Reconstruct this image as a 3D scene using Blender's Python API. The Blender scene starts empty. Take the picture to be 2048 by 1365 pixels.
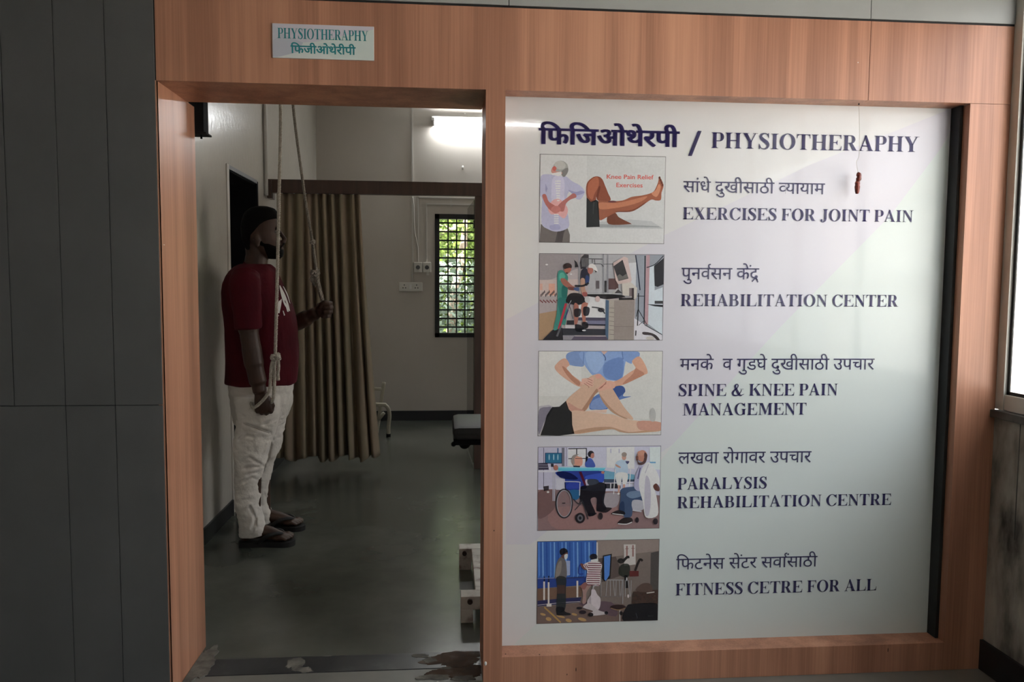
import bpy, bmesh, math, random
from mathutils import Vector, Matrix, noise
random.seed(7)
sc = bpy.context.scene
COL = sc.collection

# ------------------------------------------------------------------ camera
FPX, YAW, PITCH, ROLL, DIST, HC = 1554.8, 0.0842, 0.0716, 0.0071, 2.5835, 1.38
_cy, _sy, _cp, _sp = math.cos(YAW), math.sin(YAW), math.cos(PITCH), math.sin(PITCH)
FWD = Vector((_sy*_cp, _cy*_cp, -_sp)); _r0 = Vector((_cy, -_sy, 0)); _u0 = _r0.cross(FWD)
RIGHT = math.cos(ROLL)*_r0 + math.sin(ROLL)*_u0
UP = -math.sin(ROLL)*_r0 + math.cos(ROLL)*_u0
CAM = Vector((0, -DIST, HC))
cd = bpy.data.cameras.new('camera'); cd.sensor_width = 36; cd.lens = FPX/2048*36; cd.clip_start = .05; cd.clip_end = 200
cam = bpy.data.objects.new('camera', cd); COL.objects.link(cam)
cam.matrix_world = Matrix(((RIGHT.x, UP.x, -FWD.x, CAM.x), (RIGHT.y, UP.y, -FWD.y, CAM.y), (RIGHT.z, UP.z, -FWD.z, CAM.z), (0, 0, 0, 1)))
sc.camera = cam

def at(px, py, x=None, y=None, z=None):
    """point of the real plane x=, y= or z= that a measured image point lies on"""
    v = FWD + (px-1024)/FPX*RIGHT - (py-682.5)/FPX*UP
    if x is not None: t = (x-CAM.x)/v.x
    elif y is not None: t = (y-CAM.y)/v.y
    else: t = (z-CAM.z)/v.z
    return CAM + t*v

# ------------------------------------------------------------------ world, light, exposure
SKY = 5.6   # overcast-bright sky; a hazy sun from over the roof lights the building opposite
w = bpy.data.worlds.new('overcast_sky'); sc.world = w; w.use_nodes = True
w.node_tree.nodes['Background'].inputs[0].default_value = (0.93, 0.97, 1.0, 1)
w.node_tree.nodes['Background'].inputs[1].default_value = SKY
sc.view_settings.view_transform = 'Standard'; sc.view_settings.look = 'None'
sc.view_settings.exposure = 0.2; sc.view_settings.gamma = 1.0; sc.view_settings.use_curve_mapping = False
sc.cycles.use_denoising = True
sc.cycles.max_bounces = 10; sc.cycles.diffuse_bounces = 5; sc.cycles.transparent_max_bounces = 24
sc.cycles.sample_clamp_indirect = 6.0
sl = bpy.data.lights.new('sun', 'SUN'); sl.energy = 26; sl.angle = .03; sl.color = (1, .96, .9)
sun = bpy.data.objects.new('sun', sl); sun.rotation_euler = Vector((.34, .5, -.80)).to_track_quat('-Z', 'Y').to_euler(); COL.objects.link(sun)
def portal(name, loc, rot, sx, sy):
    l = bpy.data.lights.new(name, 'AREA'); l.shape = 'RECTANGLE'; l.size = sx; l.size_y = sy
    l.cycles.is_portal = True
    o = bpy.data.objects.new(name, l); o.location = loc; o.rotation_euler = rot; COL.objects.link(o)
    return o
portal('window_daylight_portal', (2.02, -1.82, 1.68), (0, math.pi/2, 0), 1.4, 3.6)
portal('grille_window_portal', (0.39, 5.47, 1.47), (-math.pi/2, 0, 0), 1.1, 1.3)

# ------------------------------------------------------------------ helpers
def lin(c):
    return tuple(((v/255)/12.92 if v/255 <= .04045 else ((v/255+.055)/1.055)**2.4) for v in c)
ORG = {None: Vector((0, 0, 0))}
def tag(o, label=None, cat=None, group=None, kind=None):
    if label: o['label'] = label
    if cat: o['category'] = cat
    if group: o['group'] = group
    if kind: o['kind'] = kind
    return o
def empty(name, loc, label=None, cat=None, group=None, kind=None):
    o = bpy.data.objects.new(name, None); o.location = loc; o.empty_display_size = .1
    COL.objects.link(o); ORG[o] = Vector(loc)
    return tag(o, label, cat, group, kind)
class MB:
    def __init__(s): s.v = []; s.f = []; s.c = []
    def face(s, pts, col=None):
        n = len(s.v); s.v += [Vector(p) for p in pts]; s.f.append(tuple(range(n, n+len(pts)))); s.c.append(col)
    def box(s, x0, x1, y0, y1, z0, z1, b=0.0):
        x0, x1 = min(x0, x1), max(x0, x1); y0, y1 = min(y0, y1), max(y0, y1); z0, z1 = min(z0, z1), max(z0, z1)
        if b <= 0:
            n = len(s.v)
            s.v += [Vector(p) for p in ((x0,y0,z0),(x1,y0,z0),(x1,y1,z0),(x0,y1,z0),(x0,y0,z1),(x1,y0,z1),(x1,y1,z1),(x0,y1,z1))]
            for f in ((0,3,2,1),(4,5,6,7),(0,1,5,4),(1,2,6,5),(2,3,7,6),(3,0,4,7)):
                s.f.append(tuple(n+i for i in f)); s.c.append(None)
        else:
            bm = bmesh.new(); bmesh.ops.create_cube(bm, size=1)
            for v in bm.verts:
                v.co = Vector(((x0+x1)/2+v.co.x*(x1-x0), (y0+y1)/2+v.co.y*(y1-y0), (z0+z1)/2+v.co.z*(z1-z0)))
            bmesh.ops.bevel(bm, geom=bm.edges[:], offset=b, segments=2, affect='EDGES', profile=.6)
            s.add_bm(bm)
        return s
    def add_bm(s, bm, M=None):
        n = len(s.v); bm.verts.index_update()
        s.v += [(M @ v.co if M else v.co.copy()) for v in bm.verts]
        for f in bm.faces: s.f.append(tuple(n+v.index for v in f.verts)); s.c.append(None)
        bm.free(); return s
    def tube(s, pts, r, sides=8, cap=True, flat=None):
        """tube along pts; r number or list; flat=(ax, k) squashes along a world axis"""
        pts = [Vector(p) for p in pts]; m = len(pts)
        rs = r if isinstance(r, (list, tuple)) else [r]*m
        n0 = len(s.v); prev = None
        for i, p in enumerate(pts):
            d = (pts[min(i+1, m-1)]-pts[max(i-1, 0)])
            d = d.normalized() if d.length > 1e-9 else Vector((0, 0, 1))
            if prev is None:
                a = Vector((0, 0, 1)) if abs(d.z) < .9 else Vector((1, 0, 0))
                u = d.cross(a).normalized()
            else:
                u = (prev - d*prev.dot(d)); u = u.normalized() if u.length > 1e-9 else d.orthogonal().normalized()
            prev = u; v = d.cross(u)
            for k in range(sides):
                a = 2*math.pi*k/sides
                off = (u*math.cos(a)+v*math.sin(a))*rs[i]
                if flat: off[flat[0]] *= flat[1]
                s.v.append(p+off)
        for i in range(m-1):
            for k in range(sides):
                a, b = n0+i*sides+k, n0+i*sides+(k+1) % sides
                s.f.append((a, b, b+sides, a+sides)); s.c.append(None)
        if cap:
            s.f.append(tuple(n0+k for k in range(sides))[::-1]); s.c.append(None)
            s.f.append(tuple(n0+(m-1)*sides+k for k in range(sides))); s.c.append(None)
        return s
    def loft(s, rows, sides=28, power=2.3, twist=None):
        """closed stack of rounded sections: (cx, cy, z, half x, half y)"""
        n0 = len(s.v)
        for (cx, cy, z, a, b) in rows:
            for k in range(sides):
                t = 2*math.pi*k/sides; c, q = math.cos(t), math.sin(t)
                s.v.append(Vector((cx+a*math.copysign(abs(c)**(2/power), c), cy+b*math.copysign(abs(q)**(2/power), q), z)))
        m = len(rows)
        for i in range(m-1):
            for k in range(sides):
                a, b = n0+i*sides+k, n0+i*sides+(k+1) % sides
                s.f.append((a, b, b+sides, a+sides)); s.c.append(None)
        s.f.append(tuple(n0+k for k in range(sides))[::-1]); s.c.append(None)
        s.f.append(tuple(n0+(m-1)*sides+k for k in range(sides))); s.c.append(None)
        return s
    def ball(s, c, rx, ry=None, rz=None, seg=14):
        bm = bmesh.new(); bmesh.ops.create_uvsphere(bm, u_segments=seg, v_segments=max(6, seg*2//3), radius=1)
        return s.add_bm(bm, Matrix.Translation(c) @ Matrix.Diagonal((rx, ry or rx, rz or rx, 1)))
    def build(s, name, mat, parent=None, smooth=False, angle=None):
        o_ = ORG.get(parent, Vector((0, 0, 0)))
        me = bpy.data.meshes.new(name); me.from_pydata([tuple(v-o_) for v in s.v], [], s.f)
        if any(c is not None for c in s.c):
            at_ = me.color_attributes.new('Col', 'FLOAT_COLOR', 'CORNER'); i = 0
            for fi, f in enumerate(s.f):
                c = s.c[fi] or (1, 1, 1)
                for _ in f: at_.data[i].color = (c[0], c[1], c[2], 1); i += 1
        me.materials.append(mat); me.validate(); me.update()
        if smooth:
            for p in me.polygons: p.use_smooth = True
            if angle: 
                try: me.set_sharp_from_angle(angle=angle)
                except Exception: pass
        o = bpy.data.objects.new(name, me); COL.objects.link(o)
        if parent: o.parent = parent
        ORG[o] = o_
        return o
def remeshed(mb, voxel, smooth=4):
    """fuse overlapping closed shapes into one continuous surface"""
    me = bpy.data.meshes.new('fuse'); me.from_pydata([tuple(v) for v in mb.v], [], mb.f); me.update()
    bm = bmesh.new(); bm.from_mesh(me); bmesh.ops.recalc_face_normals(bm, faces=bm.faces[:]); bm.to_mesh(me); bm.free()
    o = bpy.data.objects.new('fuse', me); COL.objects.link(o)
    m = o.modifiers.new('r', 'REMESH'); m.mode = 'VOXEL'; m.voxel_size = voxel
    s = o.modifiers.new('s', 'SMOOTH'); s.iterations = smooth; s.factor = .5
    dg = bpy.context.evaluated_depsgraph_get(); ev = o.evaluated_get(dg)
    m2 = bpy.data.meshes.new_from_object(ev)
    out = MB(); out.v = [v.co.copy() for v in m2.vertices]; out.f = [tuple(p.vertices) for p in m2.polygons]; out.c = [None]*len(out.f)
    bpy.data.objects.remove(o); bpy.data.meshes.remove(me); bpy.data.meshes.remove(m2)
    return out
def spline(pts, n=6, closed=False):
    P = [Vector(p) for p in pts]; m = len(P); out = []
    rng = m if closed else m-1
    for i in range(rng):
        if closed: a, b, c, d = P[(i-1) % m], P[i], P[(i+1) % m], P[(i+2) % m]
        else: a, b, c, d = P[max(i-1, 0)], P[i], P[i+1], P[min(i+2, m-1)]
        for k in range(n):
            t = k/n
            out.append(.5*((2*b)+(c-a)*t+(2*a-5*b+4*c-d)*t*t+(3*b-a-3*c+d)*t*t*t))
    if not closed: out.append(P[-1])
    return out

# ------------------------------------------------------------------ materials
def mat(name, col, rough=.6, spec=.5, metal=0.0, coat=0.0, coat_r=.1):
    m = bpy.data.materials.new(name); m.use_nodes = True
    b = m.node_tree.nodes['Principled BSDF']
    b.inputs['Base Color'].default_value = (*col, 1); b.inputs['Roughness'].default_value = rough
    b.inputs['Specular IOR Level'].default_value = spec; b.inputs['Metallic'].default_value = metal
    b.inputs['Coat Weight'].default_value = coat; b.inputs['Coat Roughness'].default_value = coat_r
    return m
def nd(m, t, **k):
    n = m.node_tree.nodes.new(t)
    for a, b in k.items(): setattr(n, a, b)
    return n
def lk(m, a, b): m.node_tree.links.new(a, b)
def bsdf(m): return m.node_tree.nodes['Principled BSDF']
def noisy(m, cols, scale=(1, 1, 1), nscale=4.0, detail=6, rough_noise=.55, lo=.3, hi=.7, bump=0.0, bscale=None, dist=0.0, bdist=.002):
    tc = nd(m, 'ShaderNodeNewGeometry'); mp = nd(m, 'ShaderNodeMapping'); mp.inputs['Scale'].default_value = scale
    lk(m, tc.outputs['Position'], mp.inputs['Vector'])
    n = nd(m, 'ShaderNodeTexNoise'); n.inputs['Scale'].default_value = nscale; n.inputs['Detail'].default_value = detail
    n.inputs['Roughness'].default_value = rough_noise; n.inputs['Distortion'].default_value = dist
    lk(m, mp.outputs[0], n.inputs['Vector'])
    r = nd(m, 'ShaderNodeValToRGB'); els = r.color_ramp.elements
    while len(els) < len(cols): els.new(.5)
    for i, c in enumerate(cols):
        els[i].position = lo+(hi-lo)*i/(len(cols)-1); els[i].color = (*c, 1)
    lk(m, n.outputs['Fac'], r.inputs['Fac']); lk(m, r.outputs['Color'], bsdf(m).inputs['Base Color'])
    if bump:
        n2 = nd(m, 'ShaderNodeTexNoise'); n2.inputs['Scale'].default_value = bscale or nscale*3; n2.inputs['Detail'].default_value = 5
        lk(m, mp.outputs[0], n2.inputs['Vector'])
        bp = nd(m, 'ShaderNodeBump'); bp.inputs['Strength'].default_value = bump; bp.inputs['Distance'].default_value = bdist
        lk(m, n2.outputs['Fac'], bp.inputs['Height']); lk(m, bp.outputs[0], bsdf(m).inputs['Normal'])
    return m
def wood(name, tint=1.0):
    m = mat(name, (.4, .22, .14), .4, .45)
    g = nd(m, 'ShaderNodeNewGeometry')
    def layer(scale, detail, dist=0):
        mp = nd(m, 'ShaderNodeMapping'); mp.inputs['Scale'].default_value = scale; lk(m, g.outputs['Position'], mp.inputs['Vector'])
        n = nd(m, 'ShaderNodeTexNoise'); n.inputs['Scale'].default_value = 1; n.inputs['Detail'].default_value = detail; n.inputs['Distortion'].default_value = dist
        lk(m, mp.outputs[0], n.inputs['Vector']); return n
    a = layer((14, 14, .55), 5, .3); b = layer((150, 150, 2.2), 4); c = layer((4.2, 4.2, .2), 2)
    add = nd(m, 'ShaderNodeMath', operation='MULTIPLY_ADD'); add.inputs[1].default_value = .55
    lk(m, a.outputs['Fac'], add.inputs[0])
    mul = nd(m, 'ShaderNodeMath', operation='MULTIPLY'); mul.inputs[1].default_value = .27; lk(m, b.outputs['Fac'], mul.inputs[0]); lk(m, mul.outputs[0], add.inputs[2])
    add2 = nd(m, 'ShaderNodeMath', operation='MULTIPLY_ADD'); add2.inputs[1].default_value = .5
    lk(m, c.outputs['Fac'], add2.inputs[0]); lk(m, add.outputs[0], add2.inputs[2])
    r = nd(m, 'ShaderNodeValToRGB'); e = r.color_ramp.elements
    e[0].position = .47; e[0].color = (.25*tint, .107*tint, .063*tint, 1); e[1].position = .86; e[1].color = (.57*tint, .29*tint, .182*tint, 1)
    k = e.new(.62); k.color = (.37*tint, .172*tint, .106*tint, 1); k = e.new(.74); k.color = (.49*tint, .238*tint, .148*tint, 1)
    lk(m, add2.outputs[0], r.inputs['Fac']); lk(m, r.outputs[0], bsdf(m).inputs['Base Color'])
    bp = nd(m, 'ShaderNodeBump'); bp.inputs['Strength'].default_value = .12; bp.inputs['Distance'].default_value = .001
    lk(m, b.outputs['Fac'], bp.inputs['Height']); lk(m, bp.outputs[0], bsdf(m).inputs['Normal'])
    return m
def thin_glass(name, refl=.06, tint=(1, 1, 1), rough=.0):
    m = bpy.data.materials.new(name); m.use_nodes = True; nt = m.node_tree; nt.nodes.clear()
    o = nd(m, 'ShaderNodeOutputMaterial'); t = nd(m, 'ShaderNodeBsdfTransparent'); t.inputs[0].default_value = (*tint, 1)
    g = nd(m, 'ShaderNodeBsdfGlossy'); g.inputs['Roughness'].default_value = rough
    fc = nd(m, 'ShaderNodeLayerWeight'); fc.inputs['Blend'].default_value = .5
    pw = nd(m, 'ShaderNodeMath', operation='POWER'); pw.inputs[1].default_value = 5; lk(m, fc.outputs['Facing'], pw.inputs[0])
    lw = nd(m, 'ShaderNodeMath', operation='MULTIPLY_ADD'); lw.inputs[1].default_value = .9; lw.inputs[2].default_value = .035; lk(m, pw.outputs[0], lw.inputs[0])
    x = nd(m, 'ShaderNodeMixShader'); lk(m, lw.outputs[0], x.inputs[0]); lk(m, t.outputs[0], x.inputs[1]); lk(m, g.outputs[0], x.inputs[2]); lk(m, x.outputs[0], o.inputs[0])
    return m
def emis(name, col, s):
    m = bpy.data.materials.new(name); m.use_nodes = True; nt = m.node_tree; nt.nodes.clear()
    o = nd(m, 'ShaderNodeOutputMaterial'); e = nd(m, 'ShaderNodeEmission'); e.inputs[0].default_value = (*col, 1); e.inputs[1].default_value = s
    lk(m, e.outputs[0], o.inputs[0]); return m
def print_film(name, see_through=.14, rough=.06, grain=False):
    """perforated one-way vinyl on glass: colour from the print, a share of the light passes the holes"""
    m = mat(name, (.8, .8, .8), rough, .17)
    a = nd(m, 'ShaderNodeAttribute', attribute_name='Col')
    if grain:   # dithered ink of a printed photograph
        g = nd(m, 'ShaderNodeNewGeometry'); mx = a.outputs['Color']
        for sc_, lo, hi in ((30, .975, 1.025), (140, .96, 1.04)):
            n = nd(m, 'ShaderNodeTexNoise'); n.inputs['Scale'].default_value = sc_; n.inputs['Detail'].default_value = 4; lk(m, g.outputs['Position'], n.inputs['Vector'])
            r = nd(m, 'ShaderNodeMapRange'); r.inputs['From Min'].default_value = .3; r.inputs['From Max'].default_value = .7; r.inputs['To Min'].default_value = lo; r.inputs['To Max'].default_value = hi; lk(m, n.outputs['Fac'], r.inputs['Value'])
            v = nd(m, 'ShaderNodeVectorMath', operation='SCALE'); lk(m, mx, v.inputs[0]); lk(m, r.outputs[0], v.inputs['Scale']); mx = v.outputs[0]
        lk(m, mx, bsdf(m).inputs['Base Color'])
    else: lk(m, a.outputs['Color'], bsdf(m).inputs['Base Color'])
    t = nd(m, 'ShaderNodeBsdfTransparent'); x = nd(m, 'ShaderNodeMixShader'); x.inputs[0].default_value = see_through
    out = m.node_tree.nodes['Material Output']
    lk(m, bsdf(m).outputs[0], x.inputs[1]); lk(m, t.outputs[0], x.inputs[2]); lk(m, x.outputs[0], out.inputs[0])
    return m

M = {}
M['wood'] = wood('oak_laminate')
M['wood_dark'] = noisy(mat('dark_brown_timber', (.06, .035, .026), .45), [(.05, .028, .021), (.085, .05, .037)], (30, 30, 1.5), 1)
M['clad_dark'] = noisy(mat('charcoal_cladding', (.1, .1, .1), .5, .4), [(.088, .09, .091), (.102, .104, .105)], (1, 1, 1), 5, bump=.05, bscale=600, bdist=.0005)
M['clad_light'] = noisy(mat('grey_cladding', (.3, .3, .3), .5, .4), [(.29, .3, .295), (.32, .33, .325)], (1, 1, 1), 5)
M['gap'] = mat('joint_shadow_gap', (.012, .012, .013), .9)
M['wall'] = noisy(mat('cream_gloss_paint', (.5, .47, .42), .2, .5), [(.46, .43, .385), (.52, .49, .44)], (1, 1, 1), 1.3, bump=.3, bscale=26, bdist=.004)
M['wall_plain'] = noisy(mat('cream_wall_paint', (.5, .47, .42), .6, .4), [(.47, .43, .38), (.53, .49, .44)], (1, 1, 1), 1.1, bump=.1, bscale=60)
M['white_paint'] = mat('white_paint', (.7, .69, .66), .6)
M['ceil'] = mat('ceiling_paint', (.72, .71, .68), .8)
M['skirt'] = mat('black_stone_skirting', (.018, .018, .02), .35)
M['floor'] = noisy(mat('green_grey_polished_stone', (.05, .055, .05), .22, .5), [(.05, .056, .046), (.085, .091, .076), (.125, .132, .114)], (1, 1, 1), 1.6, detail=9, lo=.32, hi=.72, bump=.04, bscale=30)
M['cfloor'] = noisy(mat('corridor_stone', (.3, .29, .26), .35, .5), [(.12, .12, .108), (.19, .185, .168)], (1, 1, 1), 3, detail=8)
M['thresh'] = noisy(mat('black_granite_strip', (.025, .026, .028), .3, .5), [(.016, .017, .019), (.04, .041, .043), (.16, .165, .15)], (1, 1, 1), 4.5, detail=9, lo=.3, hi=.86)
M['cement'] = noisy(mat('rough_cement_patch', (.2, .19, .17), .9), [(.07, .068, .058), (.2, .19, .165)], (1, 1, 1), 22, detail=8, bump=.5, bscale=60)
M['rust'] = noisy(mat('brown_stained_cement', (.1, .05, .03), .8), [(.03, .015, .009), (.07, .037, .02), (.12, .1, .08)], (1, 1, 1), 13, detail=8, bump=.4, bscale=50)
M['alu'] = noisy(mat('cream_aluminium', (.55, .53, .48), .4, .5), [(.5, .48, .43), (.6, .58, .53)], (1, 1, 1), 6)
M['gasket'] = mat('black_rubber', (.012, .012, .013), .6)
M['glass'] = thin_glass('window_glass')
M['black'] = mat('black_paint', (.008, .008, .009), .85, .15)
M['black_iron'] = mat('black_enamelled_iron', (.01, .01, .011), .35)
M['dirty'] = noisy(mat('stained_plaster', (.25, .23, .2), .85), [(.05, .043, .036), (.26, .235, .2), (.42, .385, .335)], (1.6, 1.6, .6), 4.2, detail=10, lo=.36, hi=.62, bump=.3, bscale=30)
M['ledge'] = noisy(mat('dark_stone_ledge', (.06, .057, .05), .5), [(.03, .029, .027), (.1, .095, .085)], (1, 1, 1), 15)
M['curtain'] = noisy(mat('olive_tan_curtain', (.2, .17, .09), .85, .2), [(.20, .172, .11), (.26, .21, .145), (.29, .21, .155)], (6, 6, .35), 1.6, bump=.15, bscale=300, bdist=.0006)
M['plastic'] = mat('ivory_plastic', (.62, .6, .55), .35)
M['conduit'] = mat('white_conduit', (.52, .5, .46), .5)
M['tube_light'] = emis('tube_glow', (.95, .98, 1.0), 120.0)
M['rope'] = noisy(mat('cotton_rope', (.5, .46, .4), .9, .1), [(.4, .36, .3), (.58, .53, .46)], (1, 1, 1), 90)
M['rope_old'] = noisy(mat('greyed_rope', (.3, .27, .23), .9, .1), [(.24, .215, .18), (.36, .32, .27)], (1, 1, 1), 90)
M['skin'] = noisy(mat('brown_skin', (.14, .075, .045), .5, .4), [(.038, .018, .0105), (.06, .028, .0165)], (1, 1, 1), 14)
M['hair'] = mat('black_hair', (.006, .0055, .005), .9, .1)
M['shirt'] = noisy(mat('maroon_cotton', (.16, .008, .018), .85, .2), [(.05, .0024, .006), (.082, .0034, .009)], (1, 1, .6), 9, bump=.6, bscale=9, bdist=.02)
M['print_white'] = mat('white_shirt_print', (.7, .68, .66), .7)
M['trouser'] = noisy(mat('cream_white_cotton', (.62, .57, .5), .85, .2), [(.62, .58, .53), (.72, .675, .625)], (1, 1, 1), 5, bump=.8, bscale=11, bdist=.025)
M['sandal'] = mat('black_rubber_sandal', (.012, .011, .011), .7)
M['cream_tube'] = mat('cream_painted_tube', (.5, .47, .38), .25, .5)
M['pad'] = mat('black_leatherette', (.016, .016, .017), .5, .35)
M['rusty_white'] = noisy(mat('chipped_white_paint', (.5, .46, .42), .5), [(.16, .075, .05), (.42, .37, .33), (.55, .51, .46)], (1, 1, 1), 16, detail=8, lo=.3, hi=.52)
M['bolt'] = mat('dark_bolt', (.05, .035, .03), .5, metal=.6)
M['film'] = print_film('printed_window_film')
M['film_photo'] = print_film('printed_photograph_film', grain=True)
M['leaf_glass'] = thin_glass('smoky_glass', tint=(.62, .6, .56))
M['eye'] = mat('eye_white', (.2, .17, .15), .3)
M['sign'] = mat('sign_print', (.7, .7, .7), .3, .5)
_a = nd(M['sign'], 'ShaderNodeAttribute', attribute_name='Col'); lk(M['sign'], _a.outputs['Color'], bsdf(M['sign']).inputs['Base Color'])
M['sign_base'] = mat('white_acrylic', (.7, .71, .71), .3)
M['chilli'] = noisy(mat('dried_red_chilli', (.2, .03, .02), .35, .5), [(.05, .006, .005), (.32, .05, .03)], (1, 1, 1), 60)
M['thread'] = mat('pale_thread', (.45, .42, .38), .8)
M['bark'] = noisy(mat('grey_brown_bark', (.3, .23, .17), .9), [(.2, .15, .11), (.42, .34, .27)], (1, 1, .4), 20)
M['leaf'] = noisy(mat('yellow_green_leaf', (.2, .3, .05), .5), [(.05, .10, .012), (.2, .29, .05)], (1, 1, 1), 6)
M['leaf2'] = noisy(mat('silver_green_leaf', (.2, .28, .2), .6), [(.07, .115, .075), (.24, .32, .25)], (1, 1, 1), 6)
M['plaster_out'] = noisy(mat('pale_outside_plaster', (.6, .55, .5), .9), [(.5, .42, .37), (.74, .71, .68), (.78, .76, .73)], (1, 1, 1), 1.4, detail=7, lo=.3, hi=.55)
M['earth'] = noisy(mat('outside_ground', (.2, .18, .14), .95), [(.42, .39, .34), (.55, .52, .47)], (1, 1, 1), 1)
M['rack'] = mat('dark_grey_steel', (.1, .105, .11), .4)

# ------------------------------------------------------------------ the setting
XL, XM1, XM2, XR1, XR2, XW, YB = -.911, .127, .191, 1.794, 1.941, -1.28, 5.309
H1, H2, H3, ZC, ZCC, YG = 2.016, 2.282, .102, 3.3, 2.85, .085
XRR = 1.85   # room's right wall; its outer face stays behind the corridor corner
def bx(name, m, parent, *a, b=0.0, **k): return MB().box(*a, b=b).build(name, m, parent, **k)

fl = empty('floor', (0, 0, 0), kind='structure')
bx('stone_floor', M['floor'], fl, XW-.2, XRR, .262, YB+.2, -.1, 0)
bx('threshold_strip', M['thresh'], fl, XL+.03, XM1+.02, .14, .26, -.1, .001)
bx('corridor_floor', M['cfloor'], fl, -4, XR2+.2, -4.6, .138, -.1, -.001)
bx('reveal_floor', M['cement'], fl, XL-.02, XR1, .138, .262, -.1, -.0025)
def patch(name, m, cx, cy, rx, ry, z, n=64, parent=fl):
    mb = MB(); pts = []; o_ = random.uniform(0, 90)
    for i in range(n):
        a = 2*math.pi*i/n; q = Vector((math.cos(a), math.sin(a), o_))
        k = max(.45, .85+.35*noise.noise(q*1.3)+.22*noise.noise(q*3.7)+.12*noise.noise(q*9))
        pts.append((max(XL+.002, min(XM1-.002, cx+math.cos(a)*rx*k)), cy+math.sin(a)*ry*k))
    top = [(x, y, z) for x, y in pts]; mb.face(top)
    for i in range(n):
        j = (i+1) % n; mb.face([(pts[i][0], pts[i][1], -.003), (pts[j][0], pts[j][1], -.003), top[j], top[i]])
    return mb.build(name, m, parent)
patch('cement_patch', M['cement'], -.885, .22, .05, .15, .004)
for (x, y, rx, ry) in ((-.548, .21, .035, .05), (-.52, .165, .045, .02), (-.50, .15, .03, .012), (-.10, .235, .035, .02), (-.06, .2, .03, .02), (-.44, .258, .02, .004)):
    patch('cement_patch', M['cement'], x, y, rx, ry, .0016+random.random()*.001)
for (x, y, rx, ry) in ((.03, .20, .11, .06), (.07, .12, .09, .05), (-.01, .10, .07, .04), (.09, .24, .06, .03)):
    patch('stained_patch', M['rust'], x, y, rx, ry, .0012+random.random()*.0008)
for (x, y, rx, ry) in ((-.04, .075, .07, .02), (.06, .06, .05, .02), (0, .135, .03, .01)):
    patch('cement_patch', M['cement'], x, y, rx, ry, .0022+random.random()*.0006)

wf = empty('wall_front', (0, 0, 0), kind='structure')
bx('masonry', M['wall_plain'], wf, -4, XL-.02, .012, .37, 0, ZC)
bx('masonry', M['wall_plain'], wf, XL-.02, XR2, .02, .29, H1+.02, ZC)
SEAM = 1.427
bx('header_panel', M['wood'], wf, XL, SEAM-.001, 0, .019, H1, H2-.004)
bx('header_panel', M['wood'], wf, SEAM+.001, XR2, 0, .019, H1, H2-.004)
bx('soffit_panel', M['wood'], wf, XL, XM1, .019, .293, H1, H1+.018)
bx('soffit_panel', M['wood'], wf, XM2, XR1, .019, .27, H1, H1+.018)
bx('jamb_panel', M['wood'], wf, XL-.018, XL, 0, .37, 0, H1)
bx('mullion_panel', M['wood'], wf, XM1, XM2, 0, .265, 0, H1)
bx('post_panel', M['wood'], wf, XR1, XR2, 0, .265, 0, H1-.0015)
bx('sill_panel', M['wood'], wf, XM2, XR1, 0, .265, 0, H3)
# grey cladding boards over a dark shadow-gap backing
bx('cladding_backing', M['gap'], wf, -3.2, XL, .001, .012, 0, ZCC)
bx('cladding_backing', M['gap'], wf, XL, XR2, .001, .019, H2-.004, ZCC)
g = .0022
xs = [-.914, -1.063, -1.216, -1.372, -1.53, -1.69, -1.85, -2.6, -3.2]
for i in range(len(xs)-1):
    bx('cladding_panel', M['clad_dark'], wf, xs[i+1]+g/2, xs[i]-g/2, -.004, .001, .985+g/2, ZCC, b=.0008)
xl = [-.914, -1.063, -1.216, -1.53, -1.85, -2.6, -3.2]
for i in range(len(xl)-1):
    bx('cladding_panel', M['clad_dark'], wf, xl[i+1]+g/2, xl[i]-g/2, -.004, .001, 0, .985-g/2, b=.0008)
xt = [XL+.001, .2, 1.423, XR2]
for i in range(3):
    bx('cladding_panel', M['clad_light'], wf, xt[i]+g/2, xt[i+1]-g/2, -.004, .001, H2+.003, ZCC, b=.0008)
# small scars on the woodwork
for (px, py, r) in ((971, 1328, .006),):
    c = at(px, py, y=0); MB().ball(c, r*.8, .004, r*1.3, 8).build('chipped_spot', M['white_paint'], wf, smooth=True)
for (px, py, h) in ((1152, 1340, .007), (1134, 1350, .003), (988, 1062, .003), (1776, 1301, .008)):
    c = at(px, py, y=0); MB().ball(c, .0018, .0006, h, 6).build('dark_scratch', M['bolt'], wf)
for (px, py) in ((1011, 1309), (1079, 1310)):
    c = at(px, py, z=H3); MB().ball(c, .003, .003, .0008, 6).build('screw_dot', M['bolt'], wf)
for (px, py, l) in ((328, 490, .012), (1716, 125, .003)):
    c = at(px, py, x=XL) if px < 400 else at(px, py, y=0)
    (MB().box(c.x-.0002, c.x+.0006, c.y-l/2, c.y+l/2, c.z-.001, c.z+.001) if px < 400 else MB().box(c.x-.001, c.x+.001, -.0006, 0, c.z-l/2, c.z+l/2)).build('pale_scratch', M['white_paint'], wf)

wl = empty('wall_left', (0, 0, 0), kind='structure')
DY0, DY1, DZ = 2.157, 2.884, 2.064
bx('masonry', M['wall'], wl, XW-.2, XW, .37, DY0, 0, ZC)
bx('masonry', M['wall'], wl, XW-.2, XW, DY0, DY1, DZ, ZC)
bx('masonry', M['wall'], wl, XW-.2, XW, DY1, YB, 0, ZC)
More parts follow.
